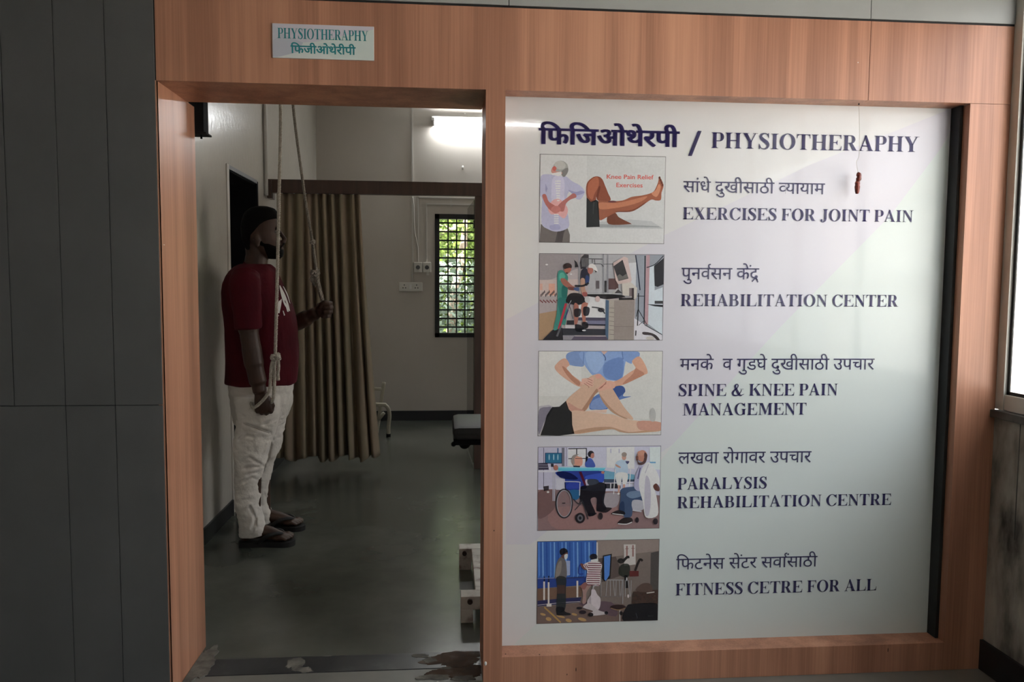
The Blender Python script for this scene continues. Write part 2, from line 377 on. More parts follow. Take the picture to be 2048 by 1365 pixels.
# unlit store behind the doorway, its darkness put into black surfaces
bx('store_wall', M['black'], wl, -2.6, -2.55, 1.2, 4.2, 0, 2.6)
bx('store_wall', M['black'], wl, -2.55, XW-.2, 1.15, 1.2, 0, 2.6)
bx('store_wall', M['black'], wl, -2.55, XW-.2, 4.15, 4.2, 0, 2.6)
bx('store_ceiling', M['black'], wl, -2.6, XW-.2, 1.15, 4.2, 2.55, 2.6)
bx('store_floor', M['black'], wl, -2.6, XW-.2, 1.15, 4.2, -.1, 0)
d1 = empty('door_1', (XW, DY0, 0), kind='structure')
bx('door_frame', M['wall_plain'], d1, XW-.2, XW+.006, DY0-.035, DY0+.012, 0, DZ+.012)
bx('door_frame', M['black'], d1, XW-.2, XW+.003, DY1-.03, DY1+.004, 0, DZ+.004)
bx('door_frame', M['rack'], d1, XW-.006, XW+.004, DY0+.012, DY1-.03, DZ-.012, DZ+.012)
bx('shade_lining', M['black'], d1, XW-.21, XW-.006, DY0+.012, DY1-.03, DZ-.02, DZ+.012)  # black sheets stand in for the shade inside the opening
bx('shade_lining', M['black'], d1, XW-.21, XW-.004, DY1-.04, DY1-.03, 0, DZ)
rk = empty('store_rack', (-1.75, 2.55, 0), 'dark steel rack just visible in the unlit store doorway behind the man', 'rack')
for (z) in (.45, 1.02, 1.72, 1.80, 1.88):
    bx('shelf', M['rack'], rk, -1.95, -1.56, 2.30, 2.32+.3, z, z+.012)
for x in (-1.95, -1.57):
    for y in (2.30, 2.60): bx('upright', M['rack'], rk, x, x+.02, y, y+.02, 0, 1.95)

wb = empty('wall_back', (0, 0, 0), kind='structure')
WX0, WX1, WZ0, WZ1 = -.117, .90, .849, 2.088
bx('masonry', M['wall_plain'], wb, XW-.2, WX0, YB, YB+.2, 0, ZC)
bx('masonry', M['wall_plain'], wb, WX1, XRR+.1, YB, YB+.2, 0, ZC)
bx('masonry', M['wall_plain'], wb, WX0, WX1, YB, YB+.2, 0, WZ0)
bx('masonry', M['wall_plain'], wb, WX0, WX1, YB, YB+.2, WZ1, ZC)
ws = empty('wall_side', (0, 0, 0), kind='structure')
SY0, SY1, SZ0, SZ1 = .8, 2.2, .9, 2.1
bx('masonry', M['wall_plain'], ws, XRR, XRR+.1, .265, SY0, 0, ZC)
bx('masonry', M['wall_plain'], ws, XRR, XRR+.1, SY1, YB, 0, ZC)
bx('masonry', M['wall_plain'], ws, XRR, XRR+.1, SY0, SY1, 0, SZ0)
bx('masonry', M['wall_plain'], ws, XRR, XRR+.1, SY0, SY1, SZ1, ZC)
portal('side_window_portal', (XRR+.08, (SY0+SY1)/2, (SZ0+SZ1)/2), (0, math.pi/2, 0), SZ1-SZ0, SY1-SY0)
ce = bx('ceiling', M['ceil'], None, XW-.2, XRR+.1, .0, YB+.2, ZC, ZC+.1); tag(ce, kind='structure')
bb = bx('baseboard_left', M['skirt'], None, XW, XW+.012, .37, DY0-.04, 0, .086); tag(bb, kind='structure')
bb = bx('baseboard_left', M['skirt'], None, XW, XW+.012, DY1+.01, YB, 0, .1); tag(bb, kind='structure')
bb = bx('baseboard_back', M['skirt'], None, XW, XRR, YB-.012, YB, 0, .1); tag(bb, kind='structure')

# barred window in the back wall
w2 = empty('window_2', (WX0, YB, WZ0), kind='structure')
fy0, fy1 = YB-.012, YB+.06
for a in ((WX0, WX0+.045, WZ0, WZ1), (WX1-.045, WX1, WZ0, WZ1), (WX0, WX1, WZ0, WZ0+.045), (WX0, WX1, WZ1-.05, WZ1)):
    bx('frame_bar', M['black_iron'], w2, a[0], a[1], fy0, fy1, a[2], a[3])
gx = .0875
for i in range(1, 12):
    x = WX0+.045+i*gx*.98
    if x < WX1-.05: bx('grille_bar', M['black_iron'], w2, x-.007, x+.007, YB+.01, YB+.02, WZ0+.04, WZ1-.04)
for i in range(1, 14):
    z = WZ0+.045+i*gx-.03
    if z < WZ1-.06: bx('grille_bar', M['black_iron'], w2, WX0+.04, WX1-.04, YB+.02, YB+.03, z-.008, z+.008)
bx('pane', M['glass'], w2, WX0+.04, WX1-.04, YB+.05, YB+.054, WZ0+.04, WZ1-.04)
w3 = empty('window_3', (XRR, SY0, SZ0), kind='structure')
for a in ((SY0, SY0+.05, SZ0, SZ1), (SY1-.05, SY1, SZ0, SZ1), (SY0, SY1, SZ0, SZ0+.05), (SY0, SY1, SZ1-.05, SZ1)):
    bx('frame_bar', M['black_iron'], w3, XRR, XRR+.07, a[0], a[1], a[2], a[3])
bx('pane', M['glass'], w3, XRR+.03, XRR+.034, SY0+.04, SY1-.04, SZ0+.04, SZ1-.04)

# corridor side: stained parapet, ledge, aluminium sliding window
wr = empty('wall_right', (0, 0, 0), kind='structure')
CY0, CY1, CZ0, CZ1 = -3.6, -.004, .955, 2.42
bx('parapet', M['dirty'], wr, XR2, XR2+.16, -4.6, 0, 0, .925)
bx('masonry', M['white_paint'], wr, XR2, XR2+.16, -4.6, 0, CZ1, ZCC)
bx('masonry', M['white_paint'], wr, XR2, XR2+.16, -4.6, CY0, .925, CZ1)
bx('stone_ledge', M['ledge'], wr, XR2-.02, XR2+.17, CY0-.05, -.001, .925, .953, b=.004)
bx('parapet_crack', M['ledge'], wr, XR2-.001, XR2+.002, -.128, -.125, .52, .925)
bb = bx('baseboard_right', M['skirt'], None, XR2-.012, XR2, -4.5, 0, 0, .11); tag(bb, kind='structure')
w1 = empty('window_1', (XR2, CY0, CZ0), kind='structure')
fx0, fx1 = XR2+.004, XR2+.04
bx('frame_bar', M['alu'], w1, XR2+.0005, fx0+.012, CY1-.034, .05, CZ0, CZ1)
for a in ((CY0, CY0+.04, CZ0, CZ1), (CY0, CY1, CZ0, CZ0+.055), (CY0, CY1, CZ1-.045, CZ1)):
    bx('frame_bar', M['alu'], w1, fx0, fx1, a[0], a[1], a[2], a[3], b=.002)
edges = [CY1-.034, -.80, -1.50, -2.2, -2.9, CY0+.04]
for i in range(5):
    y1, y0 = edges[i], edges[i+1]; xo = fx0+.008+(i % 2)*.016
    z0, z1 = CZ0+.055, CZ1-.045
    sw = .0 if i == 0 else .035
    s_ = empty('sash', (0, 0, 0)); s_.parent = w1; s_.location = -ORG[w1]; ORG[s_] = Vector((0, 0, 0))
    for a in ((y1-.012, y1, z0, z1), (y0, y0+.014, z0, z1), (y0, y1, z0, z0+.012), (y0, y1, z1-.012, z1)):
        bx('gasket', M['gasket'], s_, xo, xo+.005, a[0], a[1], a[2], a[3])
    bx('stile', M['alu'], s_, xo-.004, xo+.018, y0-.035, y0+.004, z0, z1, b=.001)
    bx('pane', M['glass'], s_, xo+.001, xo+.004, y0+.01, y1-.01, z0+.01, z1-.01)

wc = bx('wall_corridor_back', M['white_paint'], None, -4, XR2+.2, -4.6, -4.5, 0, ZCC); tag(wc, kind='structure')
wc = bx('wall_corridor_left', M['clad_light'], None, -4.1, -4, -4.6, .1, 0, ZCC); tag(wc, kind='structure')
cc = bx('ceiling_corridor', M['ceil'], None, -4.1, XR2+.2, -4.6, 0, ZCC, ZCC+.1); tag(cc, kind='structure')
wx = bx('wall_cladding_end', M['clad_dark'], None, -4, -3.2, -.004, .012, 0, ZCC); tag(wx, kind='structure')

# ------------------------------------------------------------------ outside
gd = bx('ground_outside', M['earth'], None, -14, 16, -14, 20, -.75, -.7); tag(gd, kind='structure')
nb = empty('neighbour_building', (5.4, 0, -.7), 'pale stained building outside the bright corridor window', 'building')
bx('outer_wall', M['plaster_out'], nb, 5.4, 8.5, -8, 14, -.7, 2.5)
bx('ledge_band', M['white_paint'], nb, 5.28, 5.4, -8, 14, 1.52, 1.62)
bx('parapet', M['plaster_out'], nb, 5.3, 8.5, -8, 14, 2.5, 2.62)
def leaves(name, m, parent, n, fn, size, seed):
    rnd = random.Random(seed); mb = MB()
    for _ in range(n):
        c = Vector(fn(rnd)); a = Vector((rnd.gauss(0, 1), rnd.gauss(0, 1), rnd.gauss(0, .7))).normalized()
        b = a.cross(Vector((rnd.gauss(0, 1), rnd.gauss(0, 1), rnd.gauss(0, 1)))).normalized()
        l = size*(.6+.8*rnd.random()); wd = l*.3
        mb.face([c-a*l/2, c+b*wd, c+a*l/2, c-b*wd])
    o = mb.build(name, m, parent); o['kind'] = 'stuff'; return o
tr = empty('garden_tree', (.25, 7.6, -.7), 'leafy yellow-green tree with pale branch outside the barred window', 'tree')
mb = MB(); p0 = at(912, 575, y=7.3); p1 = at(926, 500, y=7.3); p2 = at(936, 430, y=7.3)
mb.tube(spline([(.05, 7.5, -.7), (.02, 7.45, .3), p0, p1, p2, p2+Vector((.12, 0, .5)), p2+Vector((.1, .1, 1.2))], 5), [.06]*12+[.05]*8+[.035]*11, 8)
mb.build('trunk', M['bark'], tr, smooth=True)
for (a, b) in (((883, 470), (925, 450)), ((880, 450), (915, 470)), ((885, 535), (915, 560)), ((930, 470), (960, 440))):
    q = [at(*a, y=7.5), (at(*a, y=7.5)+at(*b, y=7.35))/2+Vector((0, 0, .03)), at(*b, y=7.35)]
    MB().tube(spline(q, 4), .012, 6).build('branch', M['bark'], tr, smooth=True)
leaves('foliage', M['leaf'], tr, 7500, lambda r: (r.uniform(-1.2, 1.9), r.uniform(7.1, 9.2), 1.75+abs(r.gauss(0, .75))), .085, 3)
sh = empty('garden_shrub', (.3, 6.9, -.7), 'silvery green feathery shrub outside the lower half of the barred window', 'shrub')
for i in range(5):
    x = -.1+.2*i; MB().tube([(x, 6.95, -.7), (x+.03, 6.9, .4), (x-.03, 6.9, 1.3)], [.025, .018, .006], 6).build('stem', M['bark'], sh, smooth=True)
def frond_pts(r):
    return (r.uniform(-.9, 1.5), r.uniform(6.6, 7.2), r.uniform(-.4, 1.75)-abs(r.gauss(0, .15)))
leaves('foliage', M['leaf2'], sh, 6500, frond_pts, .075, 5)
hg = empty('hedge', (.3, 10.0, -.7), 'dense green hedge filling the view beyond the tree', 'hedge')
leaves('foliage', M['leaf'], hg, 11000, lambda r: (r.uniform(-2.5, 3.2), r.uniform(9.6, 10.4), r.uniform(-.7, 3.8)), .26, 8)
MB().tube([(.3, 10, -.7), (.3, 10, 3.2)], [.08, .02], 8).build('stem', M['bark'], hg)

# ------------------------------------------------------------------ bold serif capitals, drawn stroke by stroke (cap height 676)
CAP = 676.0
def rect(x0, x1, y0, y1): return [(x0, y0), (x1, y0), (x1, y1), (x0, y1)]
def foot(x0, x1, l, r):   # slab serif with brackets under a stem x0..x1
    return [[(x0-l, 0), (x1+r, 0), (x1+r, 17), (x1+r*.45, 25), (x1, 62), (x0, 62), (x0-l*.45, 25), (x0-l, 17)]]
def flip(ps): return [[(x, CAP-y) for x, y in reversed(p)] for p in ps]
def stem(x0, x1, l=78, r=78, lt=None, rt=None):
    return [rect(x0, x1, 0, CAP)] + foot(x0, x1, l, r) + flip(foot(x0, x1, l if lt is None else lt, r if rt is None else rt))
def arc(cx, cy, rx, ry, a0, a1, n=22):
    return [(cx+rx*math.cos(math.radians(a0+(a1-a0)*i/n)), cy+ry*math.sin(math.radians(a0+(a1-a0)*i/n))) for i in range(n+1)]
def band(a, b):
    return [[a[i], a[i+1], b[i+1], b[i]] for i in range(len(a)-1)]
def bowl(x, y0, y1, w, t, thin):   # right-hand bowl on a stem edge x
    cy, ry = (y0+y1)/2, (y1-y0)/2; k = w*.42
    o = [(x, y0), (x+k, y0)] + arc(x+k, cy, w-k, ry, -90, 90) + [(x, y1)]
    i = [(x, y0+thin), (x+k, y0+thin)] + arc(x+k, cy, w-k-t, ry-thin, -90, 90) + [(x, y1-thin)]
    return band(o, i)
def brush(pts, n=7):   # (x, y, width) along a smooth path
    P = spline([(a, b, c) for a, b, c in pts], n); L, R = [], []
    for i, p in enumerate(P):
        d = P[min(i+1, len(P)-1)]-P[max(i-1, 0)]; q = math.hypot(d.x, d.y) or 1
        nx, ny = -d.y/q, d.x/q
        L.append((p.x+nx*p.z/2, p.y+ny*p.z/2)); R.append((p.x-nx*p.z/2, p.y-ny*p.z/2))
    return band(L, R)
def diag(x0, y0, x1, y1, w): return [[(x0-w/2, y0), (x0+w/2, y0), (x1+w/2, y1), (x1-w/2, y1)]]
def bar(x0, x1, y0, y1): return [rect(x0, x1, y0, y1)]
def earms(x, xe, mid=True, bottom=True):
    p = bar(x, xe-20, 642, CAP)+[[(xe-120, 642), (xe-20, CAP), (xe-14, CAP), (xe-4, 500), (xe-26, 500), (xe-60, 610)]]
    if mid: p += bar(x, x+170, 322, 358)+[[(x+120, 322), (x+165, 250), (x+185, 215), (x+185, 465), (x+165, 430), (x+120, 358)]]
    if bottom: p += bar(x, xe, 0, 34)+[[(xe-130, 34), (xe-40, 80), (xe, 195), (xe+22, 195), (xe, 0), (xe-20, 0)]]
    return p
def make_glyphs():
    G = {}
    G['A'] = (722, diag(103, 0, 352, 690, 48)+[[(300, 690), (372, 690), (662, 0), (488, 0), (300, 590)]]+bar(165, 500, 196, 238)
              + [rect(9, 240, 0, 19), [(80, 19), (170, 19), (140, 60), (110, 60)]]+[rect(390, 712, 0, 19), [(470, 19), (690, 19), (640, 60), (490, 60)]])
    G['B'] = (667, stem(98, 250, 80, 0)+bowl(250, 340, CAP, 310, 138, 36)+bowl(250, 0, 366, 365, 150, 36))
    ring = lambda cx, w: band(arc(cx, 338, w, 357, 0, 360, 44), arc(cx, 338, w-158, 321, 0, 360, 44))
    G['O'] = (778, ring(389, 352))
    cb = lambda xr: band(arc(392, 338, 350, 357, 38, 322, 36), [(392+(200 if 90 < a < 270 else 200+0)*math.cos(math.radians(a)), 338+321*math.sin(math.radians(a))) for a in [38+284*i/36 for i in range(37)]])
    cb2 = cb(0)
    G['C'] = (722, cb2+[[(640, 691), (668, 691), (676, 455), (650, 455), (590, 560), (545, 620), (600, 640)]]+brush([(600, 118, 60), (640, 160, 44), (668, 200, 26)]))
    G['G'] = (778, cb2+[[(640, 691), (668, 691), (676, 455), (650, 455), (590, 560), (545, 620), (600, 640)]]+bar(525, 675, 20, 330)+[rect(450, 752, 330, 350), [(480, 330), (720, 330), (675, 290), (525, 290)]])
    G['E'] = (667, stem(96, 248, 80, 0)+earms(248, 618))
    G['F'] = (611, stem(96, 248, 80, 80, 80, 0)+earms(248, 590, True, False))
    G['H'] = (778, stem(105, 257, 84, 84)+stem(521, 673, 84, 84)+bar(257, 521, 318, 362))
    G['I'] = (389, stem(118, 270, 96, 96))
    G['J'] = (500, [rect(240, 392, 130, CAP)]+flip(foot(240, 392, 96, 86))+brush([(316, 150, 152), (300, 40, 120), (220, -40, 70), (120, -50, 60), (70, 20, 80)])+[[(x, y) for x, y in arc(88, 45, 64, 64, 0, 360, 18)]])
    G['K'] = (778, stem(105, 257, 84, 84)+diag(270, 290, 600, 650, 46)+[[(300, 400), (425, 480), (745, 20), (560, 20)]]+[rect(470, 760, 657, CAP), [(540, 657), (690, 657), (640, 620), (585, 620)]]+[rect(470, 772, 0, 19), [(540, 19), (760, 19), (710, 55), (560, 55)]])
    G['L'] = (667, stem(98, 250, 80, 0, 80, 86)+bar(250, 620, 0, 34)+[[(480, 34), (585, 90), (625, 235), (648, 235), (622, 0), (600, 0)]])
    G['M'] = (944, diag(150, 0, 150, 650, 42)+[rect(14, 282, 0, 19), [(100, 19), (200, 19), (171, 60), (129, 60)]]+[[(129, CAP), (300, CAP), (520, 190), (450, 20)]]+[[(14, CAP), (300, CAP), (290, 657), (14, 657)]]
              + diag(464, 20, 690, CAP, 44)+[rect(672, 824, 0, CAP)]+foot(672, 824, 84, 84)+[[(650, CAP), (910, CAP), (910, 657), (824, 620), (690, 640)]])
    G['N'] = (722, diag(132, 0, 132, 640, 42)+[rect(16, 262, 0, 19), [(90, 19), (180, 19), (153, 60), (111, 60)]]+[[(16, CAP), (230, CAP), (608, 150), (608, -18), (570, -18), (100, 640), (16, 657)]]+diag(587, 0, 587, CAP, 42)+[rect(470, 706, 657, CAP), [(545, 657), (640, 657), (608, 616), (566, 616)]])
    G['P'] = (611, stem(96, 248, 80, 84, 80, 0)+bowl(248, 296, CAP, 335, 146, 36))
    G['R'] = (722, stem(96, 248, 80, 80, 80, 0)+bowl(248, 312, CAP, 335, 146, 36)+[[(300, 330), (440, 345), (650, 19), (470, 19)]]+[rect(455, 712, 0, 19)])
    G['S'] = (556, brush([(468, 540, 40), (410, 635, 44), (290, 672, 50), (160, 630, 92), (120, 520, 128), (220, 405, 150), (370, 300, 158), (452, 180, 132), (400, 50, 86), (270, 2, 50), (140, 40, 44), (66, 150, 40)])
              + [[(452, 691), (482, 691), (488, 470), (462, 470), (420, 570), (400, 630)]]+[[(40, -16), (68, -16), (110, 50), (120, 110), (66, 220), (38, 220)]])
    G['T'] = (667, [rect(258, 410, 0, CAP)]+foot(258, 410, 88, 88)+bar(40, 628, 640, CAP)+[[(32, CAP), (150, 640), (70, 600), (50, 495), (24, 495)], [(636, CAP), (518, 640), (598, 600), (618, 495), (644, 495)]])
    G['X'] = (722, [[(60, CAP), (250, CAP), (670, 0), (470, 0)]]+diag(120, 0, 570, CAP, 50)+[rect(16, 330, 657, CAP), rect(440, 690, 657, CAP), rect(14, 270, 0, 19), rect(400, 712, 0, 19)])
    G['Y'] = (722, [[(50, CAP), (230, CAP), (436, 300), (284, 300)]]+diag(400, 290, 600, CAP, 50)+[rect(284, 436, 0, 320)]+foot(284, 436, 92, 92)+[rect(10, 310, 657, CAP), rect(480, 706, 657, CAP)])
    G['&'] = (833, brush([(700, 60, 40), (600, 10, 90), (480, 110, 150), (330, 360, 140), (260, 520, 120), (300, 640, 70), (390, 660, 50), (430, 580, 70), (380, 450, 60), (230, 330, 90), (120, 190, 140), (160, 50, 110), (320, 8, 70), (480, 60, 60), (600, 220, 50), (650, 350, 50)])+[rect(560, 780, 372, 390)]+brush([(680, 70, 30), (750, 60, 34), (800, 110, 26)]))
    G['/'] = (278, [[(-10, -140), (80, -140), (300, 760), (210, 760)]])
    G[' '] = (250, [])
    return G
GL = make_glyphs()
def serif_polys(text, space=250, track=0):
    out, x = [], 0
    for ch in text:
        w_, ps = GL[ch]
        for p in ps: out.append([(x+a, b) for a, b in p])
        x += (space if ch == ' ' else w_)+track
    return out
# ------------------------------------------------------------------ round sans and Devanagari letters from the built-in interface font
def font_mesh(body, bold=0.0):
    c = bpy.data.curves.new('t', 'FONT'); c.body = body; c.size = 1; c.offset = bold; c.resolution_u = 4
    o = bpy.data.objects.new('t', c); COL.objects.link(o)
    dg = bpy.context.evaluated_depsgraph_get(); me = bpy.data.meshes.new_from_object(o.evaluated_get(dg))
    vs = [(v.co.x, v.co.y) for v in me.vertices]; fs = [tuple(p.vertices) for p in me.polygons]
    bpy.data.objects.remove(o); bpy.data.curves.remove(c); bpy.data.meshes.remove(me)
    return vs, fs
HEAD = max(y for x, y in font_mesh('म')[0])
def cut_right(vs, fs, x):
    bm = bmesh.new(); bv = [bm.verts.new((a, b, 0)) for a, b in vs]
    for f in fs:
        try: bm.faces.new([bv[i] for i in f])
        except ValueError: pass
    bmesh.ops.bisect_plane(bm, geom=bm.verts[:]+bm.edges[:]+bm.faces[:], plane_co=(x, 0, 0), plane_no=(1, 0, 0), clear_outer=True)
    bm.verts.index_update(); v2 = [(v.co.x, v.co.y) for v in bm.verts]; f2 = [tuple(v.index for v in f.verts) for f in bm.faces]
    bm.free(); return v2, f2
def deva_polys(tokens, bold=0.0):
    """tokens: strings abut along the head line; ('half', s) drops the stem; ('dot', dx), ('reph', dx), ('rakar',) and ('gap', w) act at the pen"""
    out, x, wst = [], 0.0, .075+bold*2
    for t in tokens:
        if isinstance(t, tuple):
            if t[0] == 'gap': x += t[1]
            elif t[0] == 'dot':
                out.append([(x+t[1]+.05*math.cos(a*.5236), HEAD+.135+.05*math.sin(a*.5236)) for a in range(12)])
            elif t[0] == 'reph':
                out += brush([(x+t[1], HEAD-.02, wst), (x+t[1]-.065, HEAD+.08, wst), (x+t[1]-.055, HEAD+.17, wst), (x+t[1]+.05, HEAD+.2, wst*.9)])
            elif t[0] == 'rakar':
                out += brush([(x-.2, .10, wst), (x-.30, -.01, wst), (x-.40, -.12, wst)]); out += brush([(x-.23, .12, wst), (x-.14, .02, wst), (x-.05, -.15, wst)])
            elif t[0] == 'half':
                vs, fs = font_mesh(t[1], bold); x0 = min(a for a, b in vs); x1 = max(a for a, b in vs)
                vs, fs = cut_right(vs, fs, x0+(x1-x0)*.70)
                out += [[(vs[i][0]-x0+x, vs[i][1]) for i in f] for f in fs]; x += (x1-x0)*.70-.01
            continue
        vs, fs = font_mesh(t, bold); x0 = min(a for a, b in vs); x1 = max(a for a, b in vs)
        out += [[(vs[i][0]-x0+x, vs[i][1]) for i in f] for f in fs]; x += x1-x0-.006
    return out
def place(polys, capref, pl, pr, ztop_px, y, off, col, mb=None):
    """fit lettering between measured left/right base points on plane y; ztop_px = a point on the head or cap line near the left"""
    a, b = at(*pl, y=y), at(*pr, y=y); zt = at(*ztop_px, y=y).z
    zb = a.z; x0 = min(q[0] for p in polys for q in p); x1 = max(q[0] for p in polys for q in p)
    kx = (b.x-a.x)/(x1-x0); kz = (zt-zb)/capref; dz = (b.z-a.z)/(b.x-a.x)
    mb = mb or MB()
    for n_, p in enumerate(polys):
        q = [(a.x+(u-x0)*kx, y-off-(n_ % 9)*4e-6-n_*2e-8, zb+v*kz+dz*(u-x0)*kx*.5) for u, v in p]
        ar = sum(q[i][0]*q[(i+1) % len(q)][2]-q[(i+1) % len(q)][0]*q[i][2] for i in range(len(q)))
        mb.face(q if ar > 0 else q[::-1], col)
    return mb

# ------------------------------------------------------------------ printed glass board
board = empty('information_board', ((XM2+XR1)/2, YG, H3), 'large glazed physiotherapy information board with five pictures set in the wood frame', 'notice board')
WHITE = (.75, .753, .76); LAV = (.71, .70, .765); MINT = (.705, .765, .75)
mb = MB()
bw0, bw1, bz0, bz1 = XM2, XR1-.012, H3, H1
mb.box(bw0, bw1, YG, YG+.008, bz0, bz1); mb.c = [WHITE]*len(mb.f)
mb.build('printed_pane', M['film'], board)
bx('dark_edge_strip', M['gasket'], board, XR1-.012, XR1-.0005, .035, YG+.008, H3+.0005, H1-.0005)  # black strip at the pane edge; its width paints shade onto the reveal
def bpoly(mb, pts, off, col, y=YG):
    q = [at(*p, y=y) for p in pts]; q = [(max(bw0, min(bw1, v.x)), y-off, max(bz0, min(bz1, v.z))) for v in q]
    ar = sum(q[i][0]*q[(i+1) % len(q)][2]-q[(i+1) % len(q)][0]*q[i][2] for i in range(len(q)))
    mb.face(q if ar > 0 else q[::-1], col)
mb = MB()   # pale lavender and mint facets across the pane
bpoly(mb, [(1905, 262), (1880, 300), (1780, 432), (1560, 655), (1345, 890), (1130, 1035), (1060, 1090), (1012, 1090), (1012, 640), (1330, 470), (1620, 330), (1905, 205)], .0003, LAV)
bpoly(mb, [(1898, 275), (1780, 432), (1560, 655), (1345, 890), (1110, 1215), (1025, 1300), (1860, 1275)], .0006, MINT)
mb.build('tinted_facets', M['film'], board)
NAVY = lin((46, 40, 86)); OFF = .0020
def line(name, polys, cap, pl, pr, top): place(polys, cap, pl, pr, top, YG, OFF, NAVY).build(name, M['film'], board)
S = ('gap', .26)
_t = deva_polys(['िफिजअोथेरपी'], .016)
line('title_lettering', [[(x+d, y) for x, y in p] for p in _t for d in (-.024, 0, .024)], HEAD, (1077, 287.5), (1359, 294.5), (1077, 257))
line('title_lettering', serif_polys('/'), 900, (1376, 304.5), (1402, 304.5), (1376, 254))
line('title_lettering', serif_polys('PHYSIOTHERAPHY'), CAP, (1422, 296.3), (1837, 303.3), (1422, 265))
line('heading_lettering', deva_polys(['सांधे', S, 'दुखीसाठी', S, ('half', 'व'), 'यायाम']), HEAD, (1366, 384.6), (1649, 388.8), (1366, 362.5))
line('heading_lettering', serif_polys('EXERCISES FOR JOINT PAIN'), CAP, (1365, 439), (1825.5, 443.6), (1365, 415))
line('heading_lettering', deva_polys(['पुनव', ('reph', -.06), 'सन', S, 'के', ('dot', .02), 'द', ('rakar',)]), HEAD, (1362.5, 558.7), (1517.5, 559.2), (1362.5, 536))
line('heading_lettering', serif_polys('REHABILITATION CENTER'), CAP, (1361, 612.5), (1796, 613.2), (1361, 588.5))
line('heading_lettering', deva_polys(['मनके', S, S, 'व', S, 'गुडघे', S, 'दुखीसाठी', S, 'उपचार']), HEAD, (1359.5, 740.4), (1748, 739.5), (1359.5, 718))
line('heading_lettering', serif_polys('SPINE & KNEE PAIN'), CAP, (1357, 792.5), (1675, 791), (1357, 768.8))
line('heading_lettering', serif_polys('MANAGEMENT'), CAP, (1364.5, 831.4), (1612, 829.5), (1364.5, 807.5))
line('heading_lettering', deva_polys(['लखवा', S, 'रोगावर', S, 'उपचार']), HEAD, (1356, 928), (1622, 925), (1356, 905.5))
line('heading_lettering', serif_polys('PARALYSIS'), CAP, (1354.5, 979.8), (1533, 977), (1354.5, 956.5))
line('heading_lettering', serif_polys('REHABILITATION CENTRE'), CAP, (1354, 1017), (1781.5, 1010.5), (1354, 994))
line('heading_lettering', deva_polys(['िफटनेस', S, 'से', ('dot', .015), 'टर', S, 'सवा', ('reph', -.05), ('dot', .06), 'साठी']), HEAD, (1352, 1140), (1634, 1133.5), (1352, 1118.5))
line('heading_lettering', serif_polys('FITNESS CETRE FOR ALL'), CAP, (1350.5, 1191.5), (1752, 1181.5), (1350.5, 1168))

# five printed pictures -------------------------------------------------
PK = 1.25   # print albedo of a colour seen under this light
class Pic:
    def __init__(s, ox, oy, sc_, corners):
        s.o = (ox, oy, sc_); s.mb = MB(); s.n = 0
        s.cor = [(ox+x/sc_, oy+y/sc_) for x, y in corners]
        L = [at(*p, y=YG) for p in s.cor]
        s.x0 = (L[0].x+L[3].x)/2; s.x1 = (L[1].x+L[2].x)/2; s.z1 = (L[0].z+L[1].z)/2; s.z0 = (L[2].z+L[3].z)/2
        e = .0013; s.mb.face([(s.x0-e, YG-.0009, s.z0-e), (s.x1+e, YG-.0009, s.z0-e), (s.x1+e, YG-.0009, s.z1+e), (s.x0-e, YG-.0009, s.z1+e)], lin((55, 55, 60)))
    def poly(s, col, pts, smooth=False):
        ox, oy, k = s.o
        if smooth: pts = [(v.x, v.y) for v in spline([(a, b, 0) for a, b in pts], 4, True)]
        s.n += 1; y = YG-.00095-.00001*s.n
        q = []
        for a, b in pts:
            v = at(ox+a/k, oy+b/k, y=YG); q.append((max(s.x0, min(s.x1, v.x)), y, max(s.z0, min(s.z1, v.z))))
        ar = sum(q[i][0]*q[(i+1) % len(q)][2]-q[(i+1) % len(q)][0]*q[i][2] for i in range(len(q)))
        c = tuple(min(.85, x*PK) for x in lin(col))
        s.mb.face(q if ar > 0 else q[::-1], c)
    def bg(s, col): 
        s.n += 1; y = YG-.00095-.00001*s.n; c = tuple(min(.85, x*PK) for x in lin(col))
        s.mb.face([(s.x0, y, s.z0), (s.x1, y, s.z0), (s.x1, y, s.z1), (s.x0, y, s.z1)], c)
    def r(s, col, x0, y0, x1, y1): s.poly(col, [(x0, y0), (x1, y0), (x1, y1), (x0, y1)])
    def st(s, col, pts, w_):   # line
        for band_ in brush([(a, b, w_) for a, b in pts], 4): s.poly(col, band_)
    def el(s, col, cx, cy, rx, ry, rot=0):
        c, q = math.cos(rot), math.sin(rot)
        s.poly(col, [(cx+rx*math.cos(t*.2618)*c-ry*math.sin(t*.2618)*q, cy+rx*math.cos(t*.2618)*q+ry*math.sin(t*.2618)*c) for t in range(24)])
    def done(s, label):
        o = s.mb.build('picture', M['film_photo'], board); o['label'] = label; return o

# 1 back pain and knee exercise
p = Pic(1060, 300, 7.0, [(145, 65), (1893, 98), (1873, 1312), (132, 1292)])
p.bg((203, 204, 205)); p.r((196, 198, 199), 795, 90, 1890, 1100)
p.poly((178, 181, 184), [(975, 1010), (1400, 975), (1700, 1000), (1865, 1105), (975, 1100)])
p.poly((150, 153, 156), [(975, 1040), (1420, 1050), (1800, 1070), (1830, 1085), (975, 1085)])
p.poly((112, 106, 104), [(150, 1040), (200, 1060), (380, 1140), (520, 1080), (558, 1190), (556, 1296), (132, 1292)])
p.poly((84, 79, 80), [(385, 1140), (350, 1292), (450, 1294), (470, 1180), (500, 1100)])
p.poly((178, 178, 204), [(150, 370), (300, 345), (440, 375), (500, 370), (590, 440), (700, 500), (765, 580), (740, 650), (700, 695), (640, 680), (620, 600), (535, 600), (505, 780), (540, 960), (535, 1090), (380, 1145), (250, 1110), (160, 1020), (170, 700), (135, 620)], True)
